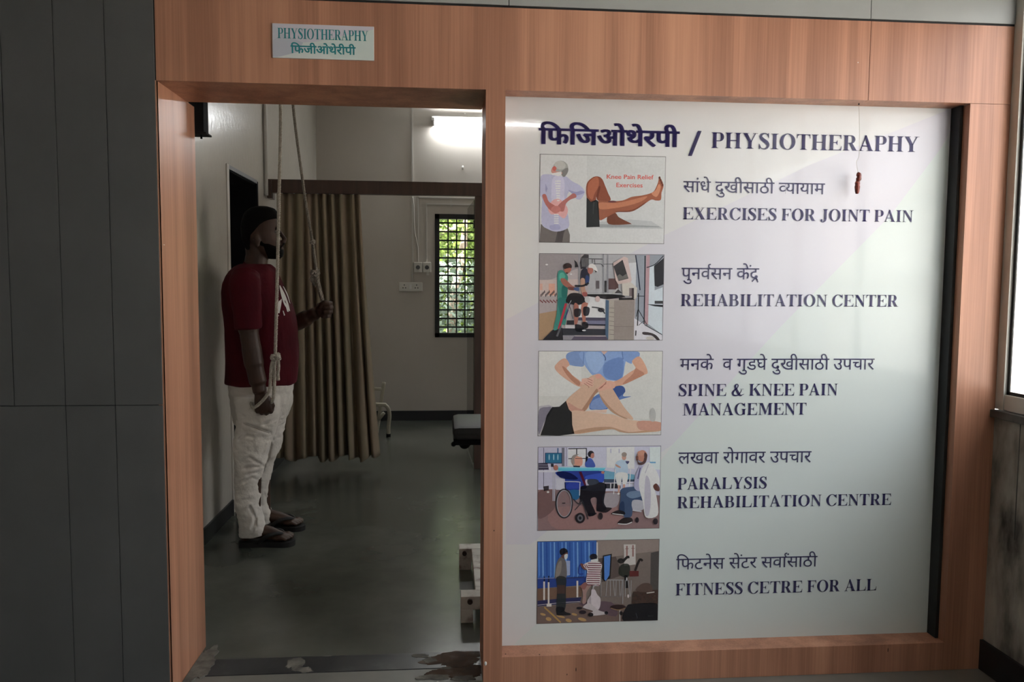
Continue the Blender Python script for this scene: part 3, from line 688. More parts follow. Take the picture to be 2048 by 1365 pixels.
p.poly((196, 193, 214), [(330, 380), (470, 400), (480, 640), (470, 760), (320, 760), (300, 560)], True)
p.poly((150, 149, 186), [(540, 560), (640, 590), (720, 570), (760, 600), (640, 640), (560, 590)], True)
p.poly((150, 150, 184), [(215, 470), (245, 540), (225, 600), (215, 560)])
p.poly((160, 160, 195), [(280, 1060), (400, 1050), (420, 1110), (300, 1120)], True)
p.poly((225, 165, 165), [(250, 800), (330, 700), (430, 700), (530, 830), (480, 960), (380, 900), (290, 900)], True)
p.poly((172, 106, 100), [(170, 640), (220, 625), (260, 720), (330, 770), (370, 800), (400, 860), (370, 885), (300, 860), (220, 770)], True)
p.poly((172, 110, 106), [(640, 625), (600, 610), (520, 670), (440, 730), (380, 800), (400, 850), (470, 860), (500, 760), (560, 700), (645, 665)], True)
p.poly((188, 122, 116), [(330, 790), (400, 790), (430, 850), (350, 890), (290, 840)], True)
for i in range(9): p.r((238, 226, 222), 352-(i % 2)*4+i*3, 430+i*34, 430-i*2, 446+i*34)
for i in range(5): p.r((240, 228, 224), 335, 900+i*30, 400, 914+i*30)
p.el((160, 160, 157), 430, 250, 105, 98, .3); p.poly((128, 126, 124), [(440, 300), (525, 250), (530, 310), (480, 380), (440, 350)], True)
p.el((182, 181, 178), 420, 215, 80, 60, .2)
p.poly((196, 142, 132), [(295, 300), (320, 240), (375, 250), (360, 300), (440, 310), (440, 340), (330, 335)], True)
p.el((190, 105, 98), 340, 262, 26, 34); p.poly((216, 214, 226), [(300, 330), (440, 305), (440, 345), (400, 370), (310, 350)])
p.poly((138, 80, 64), [(792, 480), (870, 390), (950, 372), (1010, 410), (1050, 500), (1090, 600), (1125, 710), (960, 715), (925, 660), (920, 720), (850, 730), (792, 660)], True)
p.poly((170, 104, 82), [(810, 490), (880, 400), (950, 385), (960, 500), (900, 620), (870, 700), (815, 640)], True)
p.poly((112, 62, 50), [(960, 520), (985, 520), (960, 640), (950, 700), (930, 640)], True)
p.poly((112, 68, 54), [(1095, 900), (1190, 880), (1240, 940), (1330, 990), (1410, 1030), (1390, 1042), (1100, 1040)], True)
p.poly((152, 94, 74), [(955, 720), (1100, 720), (1290, 710), (1420, 660), (1560, 640), (1680, 610), (1740, 570), (1790, 460), (1805, 385), (1830, 400), (1868, 500), (1840, 600), (1830, 700), (1760, 710), (1690, 700), (1560, 790), (1430, 860), (1280, 870), (1200, 880), (1080, 940), (975, 985), (950, 860)], True)
p.poly((186, 124, 98), [(970, 740), (1180, 745), (1340, 720), (1500, 680), (1640, 650), (1560, 720), (1380, 780), (1160, 820), (980, 830)], True)
p.poly((116, 70, 56), [(1200, 860), (1430, 840), (1620, 730), (1560, 790), (1430, 862), (1280, 872)], True)
p.poly((192, 134, 108), [(1700, 610), (1760, 560), (1800, 480), (1830, 520), (1800, 620), (1760, 660)], True)
p.el((110, 66, 68), 1150, 725, 60, 14)
for i in range(4): p.el((104, 64, 54), 1812+i*14, 392+i*34, 14, 20)
p.poly((46, 48, 50), [(792, 662), (850, 730), (925, 700), (955, 720), (965, 870), (975, 1080), (788, 1085)])
p.poly((64, 66, 68), [(880, 730), (900, 730), (890, 900), (880, 900)])
o1 = p.done('picture of an aching back and a raised leg, topmost on the board')
RED = tuple(min(.85, x*PK) for x in lin((205, 98, 90)))
kn = MB()
for txt, a, b, t in (('Knee Pain Relief', (1074, 405), (1728, 410), (1074, 345)), ('Exercises', (1207, 522), (1575, 526), (1207, 462))):
    vs, fs = font_mesh(txt, .012); cap = max(y for x, y in font_mesh('E')[0])
    place([[vs[i] for i in f] for f in fs], cap, (1060+a[0]/7, 300+a[1]/7), (1060+b[0]/7, 300+b[1]/7), (1060+t[0]/7, 300+t[1]/7), YG, .0018, RED, kn)
kn.build('caption_lettering', M['film'], o1)

# 2 gait trainer in a rehabilitation hall
p = Pic(1060, 490, 6.825, [(127, 122), (1825, 137), (1807, 1298), (122, 1300)])
p.bg((176, 166, 168)); p.poly((150, 143, 146), [(127, 122), (700, 122), (700, 300), (300, 470), (127, 500)])
p.poly((192, 176, 172), [(127, 480), (700, 470), (700, 700), (127, 700)])
p.poly((170, 160, 162), [(127, 700), (700, 700), (700, 850), (127, 950)])
p.poly((166, 138, 110), [(127, 940), (400, 890), (420, 1000), (300, 1170), (170, 1300), (122, 1300)])
p.r((206, 158, 140), 255, 530, 340, 690); p.r((200, 160, 146), 132, 530, 170, 620)
for i in range(14): p.el((70, 62, 66), 150+i*16, 690-(i % 4)*16, 7, 22)
for i in range(16): p.el((120, 70, 70), 140+i*15, 760+(i % 3)*12, 8, 12)
p.el((232, 228, 220), 228, 270, 18, 10); p.el((230, 226, 220), 560, 400, 14, 9)
p.poly((168, 168, 172), [(790, 130), (1460, 137), (1450, 720), (790, 700)])
p.poly((196, 198, 202), [(1340, 250), (1450, 240), (1480, 600), (1360, 620)])
p.poly((146, 152, 162), [(1450, 137), (1825, 137), (1807, 1298), (1420, 1298), (1440, 700)])
p.poly((196, 206, 214), [(1630, 300), (1700, 280), (1700, 620), (1810, 580), (1805, 1230), (1610, 1080)])
p.poly((176, 146, 152), [(1585, 140), (1635, 140), (1610, 1090), (1560, 1080)])
p.poly((206, 204, 212), [(1420, 1000), (1560, 1090), (1800, 1230), (1807, 1298), (1420, 1298)])
p.st((50, 54, 66), [(1570, 150), (1565, 600), (1555, 1080)], 16); p.st((60, 64, 78), [(1440, 140), (1470, 350), (1500, 620)], 16)
p.st((60, 60, 68), [(1590, 310), (1700, 270), (1820, 150)], 12); p.poly((56, 56, 60), [(1690, 290), (1825, 180), (1820, 540), (1740, 575), (1700, 560)])
p.r((66, 66, 68), 1700, 765, 1812, 805); p.poly((50, 50, 54), [(1590, 810), (1812, 820), (1812, 850), (1700, 840)])
p.st((44, 44, 50), [(1480, 660), (1475, 900), (1465, 1105)], 14); p.st((44, 44, 50), [(1475, 880), (1560, 1030), (1600, 1100)], 9); p.st((44, 44, 50), [(1470, 890), (1450, 980)], 9)
p.st((70, 70, 74), [(1480, 1100), (1560, 1030)], 7); p.st((54, 56, 62), [(1560, 1090), (1700, 1170), (1800, 1225)], 10); p.st((60, 60, 66), [(1460, 700), (1555, 702)], 10)
p.poly((70, 62, 64), [(1540, 1190), (1640, 1200), (1720, 1235), (1770, 1298), (1730, 1298), (1660, 1240), (1545, 1225)], True)
p.el((190, 184, 180), 1640, 1275, 60, 26); p.st((50, 48, 52), [(1445, 1170), (1440, 1240)], 16)
p.r((96, 74, 74), 1070, 460, 1205, 610); p.r((54, 54, 58), 1015, 490, 1045, 650); p.r((96, 90, 94), 900, 490, 945, 600)
for (x, y0, y1) in ((668, 130, 660), (1000, 130, 660), (1060, 137, 680)): p.st((140, 140, 146), [(x, y0), (x, (y0+y1)/2), (x, y1)], 18)
p.st((60, 60, 62), [(800, 190), (990, 195)], 10); p.st((70, 70, 74), [(820, 265), (960, 262), (1000, 300)], 9); p.st((80, 80, 82), [(850, 200), (850, 250)], 9); p.st((84, 84, 86), [(880, 200), (885, 260)], 9); p.st((90, 90, 94), [(1000, 265), (1200, 262)], 8)
p.poly((62, 60, 64), [(700, 170), (740, 130), (800, 135), (800, 270), (760, 320), (690, 330), (680, 250)])
p.poly((40, 40, 44), [(600, 205), (640, 240), (660, 300), (610, 310), (615, 260)])
for i in range(6): p.st((150, 150, 152), [(705+i*16, 180), (715+i*14, 300)], 4)
p.poly((206, 206, 208), [(800, 700), (1040, 700), (1040, 1040), (640, 1040), (640, 860)])
p.poly((78, 74, 92), [(650, 990), (1030, 995), (1030, 1040), (650, 1035)]); p.poly((118, 118, 142), [(780, 1035), (1030, 1035), (1030, 1090), (780, 1085)]); p.poly((44, 44, 58), [(760, 1080), (1030, 1085), (1030, 1105), (760, 1100)])
p.poly((52, 54, 62), [(440, 1140), (1040, 1150), (1040, 1235), (440, 1235)]); p.poly((140, 136, 144), [(440, 1235), (600, 1235), (620, 1255), (1060, 1250), (1060, 1298), (440, 1298)])
p.poly((92, 84, 100), [(600, 1250), (1060, 1255), (1060, 1298), (560, 1298)])
p.poly((40, 40, 46), [(170, 1298), (310, 1160), (440, 1130), (450, 1298)])
p.poly((66, 132, 122), [(375, 400), (430, 345), (480, 380), (515, 430), (515, 480), (500, 640), (505, 800), (500, 960), (480, 1090), (440, 1090), (420, 1120), (330, 1170), (330, 1080), (360, 960), (375, 740)], True)
p.poly((92, 168, 150), [(400, 400), (450, 380), (480, 440), (440, 470), (405, 490)], True); p.poly((44, 104, 98), [(440, 560), (510, 560), (505, 700), (470, 740), (430, 700)], True)
p.poly((48, 110, 106), [(380, 740), (500, 745), (480, 900), (440, 1080), (420, 1000)], True)
p.el((54, 40, 40), 512, 296, 58, 48); p.poly((164, 106, 92), [(480, 330), (550, 315), (560, 345), (530, 385), (495, 395), (465, 350)], True); p.poly((60, 44, 42), [(490, 375), (520, 380), (510, 400), (488, 392)])
p.poly((154, 100, 88), [(415, 470), (470, 460), (560, 545), (620, 590), (600, 620), (540, 600), (450, 545)], True); p.poly((112, 70, 66), [(520, 575), (610, 585), (600, 620), (525, 612)], True)
p.poly((70, 86, 124), [(595, 590), (660, 580), (665, 630), (610, 620)], True)
p.st((176, 60, 74), [(490, 800), (440, 980), (390, 1150)], 32); p.st((90, 90, 96), [(420, 1110), (365, 1250)], 26); p.st((50, 56, 104), [(550, 780), (500, 940), (470, 1010)], 18)
p.poly((46, 48, 62), [(685, 440), (700, 350), (760, 320), (810, 400), (800, 520), (760, 560), (690, 480)], True); p.poly((58, 72, 112), [(760, 420), (805, 440), (795, 530), (760, 540)], True)
p.poly((176, 140, 122), [(690, 470), (745, 470), (750, 600), (770, 650), (740, 700), (700, 640)], True); p.poly((154, 92, 88), [(715, 650), (775, 650), (775, 700), (720, 700)], True)
p.el((170, 112, 102), 822, 345, 38, 56); p.poly((214, 210, 208), [(795, 310), (815, 265), (870, 265), (905, 310), (920, 372), (880, 370), (850, 320)], True); p.poly((60, 56, 60), [(870, 340), (922, 370), (890, 378)])
p.st((40, 40, 46), [(800, 520), (720, 560), (610, 560)], 26)
p.poly((34, 34, 38), [(500, 720), (560, 660), (690, 670), (760, 760), (740, 800), (620, 820), (500, 790)], True)
p.poly((44, 42, 44), [(780, 660), (1000, 660), (1280, 690), (1300, 715), (1040, 745), (780, 700)]); p.st((186, 188, 190), [(780, 668), (1240, 668)], 10)
p.poly((160, 104, 92), [(600, 810), (660, 830), (660, 980), (640, 1080), (605, 1080)], True); p.poly((168, 112, 98), [(700, 820), (790, 790), (760, 900), (755, 1060), (720, 1060)], True)
p.poly((46, 46, 52), [(605, 880), (690, 880), (680, 970), (610, 980)], True); p.poly((46, 46, 52), [(730, 850), (810, 860), (795, 960), (730, 960)], True)
p.poly((32, 32, 38), [(610, 1090), (700, 1100), (745, 1180), (630, 1180)], True); p.poly((32, 32, 38), [(710, 1060), (780, 1060), (790, 1130), (720, 1140)], True); p.el((220, 216, 216), 735, 1168, 26, 10)
p.st((150, 150, 152), [(560, 760), (520, 870), (600, 1030)], 8); p.st((60, 60, 64), [(530, 820), (560, 900), (580, 1010)], 8); p.r((44, 44, 48), 500, 1030, 600, 1090); p.r((196, 192, 194), 480, 1095, 610, 1140)
p.el((190, 188, 190), 780, 750, 36, 44); p.el((194, 172, 170), 920, 740, 34, 40); p.st((70, 70, 74), [(840, 850), (960, 870), (1020, 940)], 18); p.el((52, 50, 56), 970, 890, 46, 30)
p.poly((168, 160, 152), [(1040, 750), (1425, 745), (1405, 1298), (1060, 1298)]); p.poly((146, 136, 132), [(1145, 760), (1425, 750), (1410, 1298), (1140, 1298)]); p.poly((78, 98, 122), [(1030, 750), (1075, 760), (1065, 1298), (1025, 1230)])
for i in range(7): p.st((96, 88, 90), [(1080, 860+i*60), (1145, 866+i*60)], 5)
p.st((120, 110, 108), [(1145, 1115), (1410, 1115)], 5); p.poly((38, 38, 40), [(1210, 725), (1420, 725), (1420, 750), (1210, 755)])
p.poly((60, 56, 60), [(1120, 660), (1190, 595), (1255, 660)]); p.poly((176, 174, 174), [(1120, 650), (1190, 590), (1200, 605), (1140, 670)])
p.poly((194, 188, 180), [(1250, 520), (1360, 500), (1460, 590), (1450, 730), (1420, 740), (1360, 700), (1260, 690)]); p.poly((74, 64, 66), [(1385, 590), (1415, 590), (1415, 730), (1385, 730)]); p.poly((120, 108, 110), [(1350, 590), (1385, 590), (1385, 700), (1350, 700)])
p.poly((196, 176, 172), [(1130, 250), (1280, 160), (1330, 180), (1385, 480), (1370, 510), (1200, 540), (1165, 480)], False)
p.poly((64, 64, 66), [(1135, 295), (1260, 205), (1340, 460), (1205, 495)]); p.poly((112, 110, 108), [(1180, 430), (1220, 400), (1260, 430), (1320, 390), (1335, 455), (1205, 490)])
p.done('picture of a walking trainer with a helper in green, second from the top')

# 3 knee massage
p = Pic(1060, 690, 6.825, [(118, 90), (1805, 90), (1785, 1225), (112, 1245)])
p.bg((205, 205, 202)); p.r((212, 212, 210), 118, 90, 700, 700)
p.poly((178, 174, 182), [(118, 840), (260, 820), (330, 850), (210, 1060), (130, 1240), (112, 1245)])
p.poly((128, 124, 138), [(118, 900), (240, 850), (290, 870), (190, 1060), (118, 1220)], True)
p.poly((126, 150, 196), [(490, 150), (560, 95), (740, 90), (740, 280), (650, 295), (560, 280), (520, 260)], True)
p.poly((136, 162, 208), [(700, 90), (1270, 90), (1290, 300), (1250, 470), (1150, 490), (1000, 470), (860, 420), (780, 330), (740, 260)], True)
p.poly((112, 138, 190), [(1020, 250), (1260, 180), (1250, 460), (1120, 480), (1010, 420)], True)
p.poly((154, 178, 218), [(760, 110), (960, 110), (1010, 250), (900, 390), (800, 300)], True)
p.poly((128, 154, 202), [(1260, 92), (1470, 92), (1490, 160), (1400, 220), (1380, 260), (1280, 200)], True)
p.st((60, 78, 120), [(1000, 130), (1030, 180), (1025, 215)], 10); p.poly((200, 168, 160), [(970, 90), (1060, 90), (1010, 135)])
p.st((88, 112, 160), [(1258, 95), (1270, 200)], 8); p.st((96, 120, 170), [(735, 100), (725, 260)], 8)
p.poly((208, 164, 144), [(490, 190), (540, 270), (500, 320), (560, 400), (690, 500), (720, 560), (660, 570), (520, 490), (390, 390), (335, 310), (370, 250), (430, 200)], True)
p.poly((180, 130, 110), [(440, 290), (500, 330), (600, 440), (680, 510), (660, 560), (540, 460), (460, 350)], True)
p.poly((206, 160, 138), [(1490, 160), (1570, 270), (1605, 380), (1560, 410), (1440, 470), (1270, 545), (1130, 580), (1110, 520), (1220, 470), (1370, 370), (1440, 320), (1400, 250), (1400, 210)], True)
p.poly((182, 132, 112), [(1440, 320), (1480, 340), (1560, 400), (1440, 470), (1270, 545), (1300, 490), (1400, 400)], True)
p.poly((96, 122, 178), [(860, 720), (1100, 600), (1250, 560), (1300, 620), (1270, 700), (1380, 705), (1260, 740), (1100, 800), (1050, 880), (900, 885), (810, 870)], True)
p.poly((70, 92, 146), [(1130, 590), (1250, 560), (1300, 640), (1210, 720), (1240, 745), (1160, 700)], True); p.poly((128, 150, 196), [(860, 760), (1000, 720), (1050, 860), (900, 880), (820, 860)], True)
p.poly((206, 172, 150), [(490, 770), (560, 690), (680, 590), (800, 450), (890, 405), (960, 405), (1040, 480), (1120, 590), (1200, 720), (1290, 860), (1410, 1010), (1330, 1010), (1200, 960), (1080, 860), (980, 740), (930, 640), (880, 690), (820, 800), (750, 905), (560, 910), (500, 830)], True)
p.poly((172, 132, 110), [(930, 640), (880, 690), (820, 800), (750, 905), (700, 900), (780, 780), (860, 660), (910, 600)], True)
p.poly((178, 142, 118), [(940, 660), (1000, 740), (1100, 860), (1210, 950), (1330, 1008), (1270, 1000), (1120, 920), (1000, 790)], True)
p.poly((196, 150, 134), [(520, 790), (640, 860), (740, 900), (560, 908)], True); p.el((216, 160, 146), 935, 430, 46, 34)
for i in range(4):
    p.poly((216, 172, 156), [(690+i*6, 530-i*22), (760+i*26, 475-i*8), (870-abs(i-2)*8, 545-i*32), (850, 570-i*30), (740, 540-i*14)], True)
    p.st((150, 98, 88), [(735+i*14, 525-i*22), (800+i*10, 570-i*30), (850-(i == 0)*50, 590-i*32)], 6)
p.poly((214, 168, 150), [(925, 600), (1000, 520), (1080, 490), (1160, 520), (1150, 590), (1050, 610), (960, 630)], True)
for i in range(3): p.st((156, 104, 92), [(935+i*18, 605+i*8-i*14), (990+i*12, 560-i*10), (1040, 530-i*14)], 6)
p.poly((216, 186, 170), [(750, 905), (1050, 880), (1040, 930), (760, 930)])
p.poly((212, 180, 158), [(565, 905), (800, 915), (1010, 940), (1130, 950), (1300, 1010), (1500, 1040), (1790, 1060), (1788, 1170), (1600, 1195), (1400, 1205), (1230, 1190), (1120, 1150), (900, 1180), (600, 1215), (570, 1080)], True)
p.poly((184, 148, 124), [(600, 1180), (860, 1130), (1060, 1120), (1140, 1130), (1260, 1170), (1400, 1190), (1780, 1140), (1788, 1172), (1400, 1205), (1230, 1190), (1120, 1152), (900, 1180), (600, 1215)], True)
p.poly((196, 150, 134), [(1480, 1040), (1790, 1060), (1788, 1160), (1600, 1170), (1480, 1150)], True)
p.poly((36, 36, 38), [(300, 850), (400, 845), (490, 765), (530, 880), (570, 920), (575, 1090), (605, 1215), (400, 1240), (140, 1235), (190, 1100), (230, 960)])
p.poly((196, 196, 192), [(1420, 1000), (1640, 1020), (1700, 1040), (1560, 1036)]); p.poly((176, 176, 174), [(1640, 900), (1680, 860), (1715, 940), (1700, 1040), (1640, 1030)], True)
p.done('picture of hands massaging a bent knee, third from the top')

# 4 wheelchair session
p = Pic(1060, 880, 7.186, [(115, 112), (1875, 88), (1855, 1268), (112, 1305)])
p.bg((196, 196, 214)); p.r((186, 184, 204), 112, 90, 520, 700)
p.poly((138, 112, 112), [(112, 720), (500, 700), (900, 740), (1200, 740), (1870, 800), (1855, 1300), (112, 1305)])
p.poly((152, 118, 116), [(300, 1000), (900, 940), (1180, 900), (1300, 1240), (400, 1290)], True); p.poly((118, 92, 92), [(112, 760), (360, 740), (340, 1000), (112, 1130)], True)
p.poly((160, 152, 158), [(1060, 780), (1280, 780), (1240, 960), (1060, 960)], True)
p.st((80, 78, 98), [(197, 115), (195, 700)], 7); p.st((150, 148, 170), [(525, 110), (525, 380)], 12)
p.r((212, 212, 222), 545, 125, 810, 380); p.st((50, 52, 66), [(550, 130), (815, 125)], 14); p.st((50, 52, 66), [(670, 130), (670, 300)], 14); p.st((50, 52, 66), [(810, 130), (810, 300)], 14); p.st((56, 58, 72), [(550, 272), (800, 268)], 12)
p.r((84, 110, 150), 390, 120, 410, 190); p.r((120, 118, 130), 455, 115, 495, 380)
p.r((40, 62, 96), 215, 188, 460, 342); p.r((52, 112, 146), 225, 196, 450, 330)
for x in (275, 340, 400): p.el((150, 190, 204), x, 250, 9, 44)
p.poly((66, 62, 80), [(120, 335), (250, 330), (270, 430), (120, 435)]); p.st((150, 148, 164), [(125, 360), (250, 362)], 8); p.st((150, 148, 164), [(125, 395), (260, 395)], 8)
p.r((40, 40, 50), 300, 345, 340, 390); p.poly((206, 206, 216), [(115, 440), (480, 440), (480, 468), (115, 465)]); p.r((206, 206, 214), 275, 390, 300, 440)
for x in (330, 352): p.st((176, 176, 190), [(x, 465), (x, 880)], 14)
p.r((196, 196, 208), 370, 560, 500, 720); p.poly((60, 52, 56), [(190, 670), (270, 660), (270, 720), (200, 740)]); p.el((226, 222, 214), 258, 752, 18, 14)
p.poly((220, 222, 230), [(1100, 110), (1500, 100), (1500, 420), (1100, 400)]); p.st((180, 180, 200), [(1160, 130), (1160, 190)], 16); p.st((180, 180, 200), [(1280, 130), (1280, 190)], 16)
p.poly((206, 216, 226), [(1720, 110), (1875, 100), (1870, 430), (1720, 420)]); p.r((104, 158, 200), 1720, 316, 1805, 336)
p.poly((108, 160, 186), [(1060, 440), (1180, 460), (1500, 500), (1510, 570), (1060, 570)]); p.poly((62, 76, 96), [(1060, 565), (1500, 570), (1500, 600), (1060, 620)]); p.st((170, 170, 180), [(1070, 620), (1500, 630)], 14); p.r((44, 44, 52), 1080, 630, 1300, 700); p.st((190, 190, 196), [(1160, 620), (1155, 720)], 16)
p.el((40, 34, 40), 875, 205, 46, 48); p.poly((186, 130, 118), [(880, 200), (915, 195), (922, 240), (900, 265), (870, 250)], True); p.poly((70, 92, 168), [(800, 300), (850, 262), (900, 290), (935, 390), (800, 390)], True); p.poly((32, 30, 40), [(800, 240), (840, 240), (820, 300), (795, 330)])
p.poly((176, 196, 214), [(1225, 340), (1300, 290), (1380, 295), (1400, 360), (1395, 480), (1235, 485)], True); p.el((200, 156, 140), 1350, 250, 32, 44); p.el((150, 138, 132), 1352, 212, 38, 34); p.poly((190, 146, 130), [(1230, 350), (1300, 390), (1290, 405), (1235, 380)], True); p.poly((74, 76, 110), [(1370, 310), (1425, 310), (1400, 350)], True)
p.poly((222, 216, 214), [(1235, 485), (1400, 485), (1380, 640), (1335, 645), (1320, 540), (1300, 650), (1255, 650)], True); p.st((196, 152, 138), [(1275, 650), (1275, 760)], 26); p.st((196, 152, 138), [(1350, 640), (1350, 690)], 30); p.el((224, 222, 220), 1272, 775, 18, 14)
p.st((214, 216, 222), [(1225, 420), (1200, 780)], 12); p.st((214, 216, 222), [(1445, 410), (1425, 680)], 12)
p.poly((36, 58, 140), [(390, 460), (560, 440), (720, 440), (1050, 450), (1060, 480), (1055, 600), (980, 610), (820, 560), (790, 620), (800, 700), (520, 720), (500, 560), (420, 530), (365, 480)], True)
p.poly((58, 84, 180), [(800, 520), (1000, 480), (1060, 490), (1055, 600), (985, 605), (940, 570), (820, 570)], True); p.poly((22, 30, 82), [(390, 460), (560, 470), (690, 560), (560, 570), (430, 540)], True); p.poly((52, 70, 160), [(560, 620), (700, 620), (740, 690), (530, 700)], True)
p.poly((86, 24, 44), [(700, 460), (740, 460), (810, 650), (780, 660)]); p.poly((96, 182, 206), [(405, 392), (1090, 400), (1060, 445), (405, 448)]); p.poly((138, 204, 220), [(405, 392), (1090, 400), (1085, 412), (405, 408)])
p.el((176, 118, 104), 370, 400, 34, 40); p.el((180, 124, 110), 1045, 470, 24, 20)
p.el((196, 150, 134), 660, 300, 66, 74); p.poly((206, 150, 132), [(650, 260), (740, 250), (755, 320), (740, 370), (690, 375), (640, 330)], True); p.poly((150, 140, 136), [(596, 290), (620, 225), (700, 208), (640, 260), (640, 340), (615, 350)], True); p.st((50, 46, 52), [(650, 268), (750, 270)], 7); p.poly((40, 44, 66), [(620, 370), (720, 375), (715, 395), (625, 392)])
p.poly((26, 26, 34), [(720, 680), (860, 650), (990, 610), (1090, 640), (1080, 760), (1060, 900), (1100, 1000), (960, 1020), (960, 850), (900, 830), (870, 880), (940, 1060), (850, 1090), (780, 960), (710, 840)], True)
p.poly((40, 96, 140), [(570, 730), (710, 730), (700, 840), (620, 860)], True); p.poly((60, 66, 78), [(830, 570), (960, 570), (980, 620), (850, 650)], True)
p.st((196, 198, 206), [(490, 600), (700, 605), (715, 640), (710, 800)], 12); p.st((20, 24, 46), [(500, 610), (510, 720)], 12)
import math as _m
for (cx, cy, rx, ry, w_, c) in ((490, 915, 118, 205, 20, (50, 50, 58)), (490, 915, 104, 190, 8, (170, 172, 180))):
    p.st(c, [(cx+rx*_m.cos(t*.5236), cy+ry*_m.sin(t*.5236)) for t in range(13)], w_)
for t in range(6): p.st((120, 118, 126), [(490+20*_m.cos(t), 915+30*_m.sin(t)), (490+100*_m.cos(t), 915+180*_m.sin(t))], 3)
p.st((40, 40, 48), [(460, 910), (505, 908)], 16); p.st((50, 50, 56), [(620, 850), (700, 920), (740, 860), (790, 1000), (830, 1140)], 16); p.st((60, 60, 66), [(640, 1010), (760, 880)], 12)
p.el((34, 34, 40), 718, 1122, 70, 76); p.el((110, 106, 112), 718, 1122, 40, 48); p.el((40, 40, 46), 718, 1122, 20, 24); p.el((34, 34, 40), 1010, 1095, 34, 50)
p.poly((34, 30, 36), [(950, 1010), (1060, 970), (1165, 975), (1160, 1000), (1080, 1045)], True); p.poly((30, 28, 34), [(830, 1060), (940, 1045), (945, 1070), (850, 1100)], True)
p.poly((64, 82, 112), [(1300, 720), (1380, 680), (1600, 690), (1620, 870), (1480, 870), (1460, 1090), (1350, 1110), (1340, 980), (1280, 1000), (1300, 800)], True)
p.poly((112, 132, 160), [(1380, 790), (1440, 740), (1600, 735), (1610, 800), (1460, 840)], True); p.poly((46, 62, 92), [(1300, 900), (1350, 900), (1350, 1080), (1280, 1020)], True)
p.poly((40, 36, 40), [(1170, 1050), (1260, 1010), (1350, 1030), (1350, 1075), (1180, 1070)], True); p.st((220, 216, 212), [(1180, 1058), (1340, 1078)], 10)
p.poly((46, 40, 42), [(1255, 1190), (1340, 1120), (1450, 1120), (1465, 1180), (1300, 1215)], True); p.st((222, 218, 214), [(1260, 1204), (1380, 1210), (1462, 1180)], 12)
p.poly((178, 178, 188), [(1470, 870), (1620, 880), (1620, 1000), (1480, 1010)], True); p.st((190, 190, 198), [(1470, 1010), (1600, 1030)], 16); p.el((40, 38, 44), 1535, 1150, 26, 40); p.el((50, 46, 52), 1800, 1170, 34, 44)
p.poly((170, 168, 196), [(1500, 560), (1560, 400), (1620, 380), (1660, 480), (1600, 720), (1500, 700)], True); p.st((92, 88, 120), [(1580, 400), (1545, 560)], 16)
p.poly((222, 218, 226), [(1610, 400), (1700, 320), (1780, 400), (1840, 500), (1860, 640), (1780, 640), (1820, 850), (1830, 1080), (1660, 1110), (1620, 900), (1560, 640)], True)
p.poly((184, 180, 194), [(1660, 520), (1720, 600), (1730, 900), (1700, 1080), (1650, 1060), (1640, 800)], True); p.st((170, 166, 182), [(1700, 350), (1650, 480)], 8)
p.el((186, 132, 114), 1610, 230, 72, 84); p.poly((90, 66, 62), [(1530, 250), (1560, 320), (1620, 310), (1640, 250), (1680, 230), (1660, 320), (1600, 362), (1545, 340)], True); p.poly((92, 68, 66), [(1640, 180), (1680, 210), (1675, 260), (1640, 260)], True); p.el((196, 146, 126), 1590, 190, 50, 36); p.poly((112, 74, 66), [(1520, 240), (1550, 235), (1550, 290), (1525, 290)], True)
p.poly((96, 58, 50), [(1765, 660), (1810, 625), (1855, 680), (1850, 735), (1790, 720)], True)
p.done('picture of a man in a wheelchair stretching a band, fourth from the top')

# 5 gym with blue curtains
p = Pic(1060, 1065, 7.0, [(105, 135), (1803, 98), (1787, 1230), (98, 1280)])
p.bg((124, 112, 106)); p.poly((146, 132, 126), [(940, 110), (1803, 98), (1800, 260), (1480, 300), (960, 370)]); p.poly((96, 84, 80), [(940, 370), (1200, 340), (1300, 600), (1000, 700)]); p.poly((82, 78, 76), [(1690, 290), (1800, 265), (1790, 900), (1680, 900)])
p.poly((62, 102, 176), [(105, 135), (930, 118), (925, 600), (900, 620), (105, 780)]); p.poly((48, 70, 138), [(105, 650), (900, 610), (760, 740), (105, 790)])
for i in range(15):
    x = 115+i*54; p.poly(((92, 136, 206), (120, 164, 222), (50, 86, 160))[i % 3], [(x, 140), (x+18, 138), (x+24, 600), (x+4, 640)])
p.poly((206, 204, 200), [(930, 140), (948, 140), (950, 380), (930, 360)]); p.poly((158, 170, 200), [(500, 400), (560, 400), (560, 600), (510, 610)])
p.poly((118, 92, 78), [(105, 790), (740, 760), (720, 900), (105, 960)]); p.poly((52, 52, 88), [(105, 960), (420, 930), (720, 910), (700, 980), (105, 1040)]); p.st((170, 164, 170), [(105, 1022), (400, 990), (700, 970)], 10)
p.poly((116, 98, 92), [(100, 1050), (700, 990), (1150, 1000), (1320, 1010), (1310, 1240), (98, 1280)]); p.poly((102, 84, 92), [(700, 990), (1140, 980), (1200, 1180), (800, 1060)], True)
p.st((176, 140, 84), [(200, 1050), (310, 1150), (430, 1265)], 22)
for (x, y, rx, ry) in ((260, 1215, 40, 26), (540, 1235, 44, 24), (730, 1220, 60, 22), (430, 1180, 60, 16), (620, 1150, 40, 16), (180, 1150, 40, 16)): p.el((180, 146, 100), x, y, rx, ry, .25)
for (x, y0, y1) in ((197, 690, 950), (260, 700, 1010), (662, 680, 910)): p.st((214, 206, 200), [(x, y0), (x, (y0+y1)/2), (x, y1)], 24)
p.r((214, 208, 204), 232, 1000, 300, 1040); p.st((50, 48, 56), [(200, 620), (200, 690)], 16); p.st((50, 48, 56), [(262, 610), (262, 700)], 18); p.st((120, 128, 168), [(105, 650), (340, 640)], 12); p.st((60, 66, 100), [(510, 640), (740, 630)], 12)
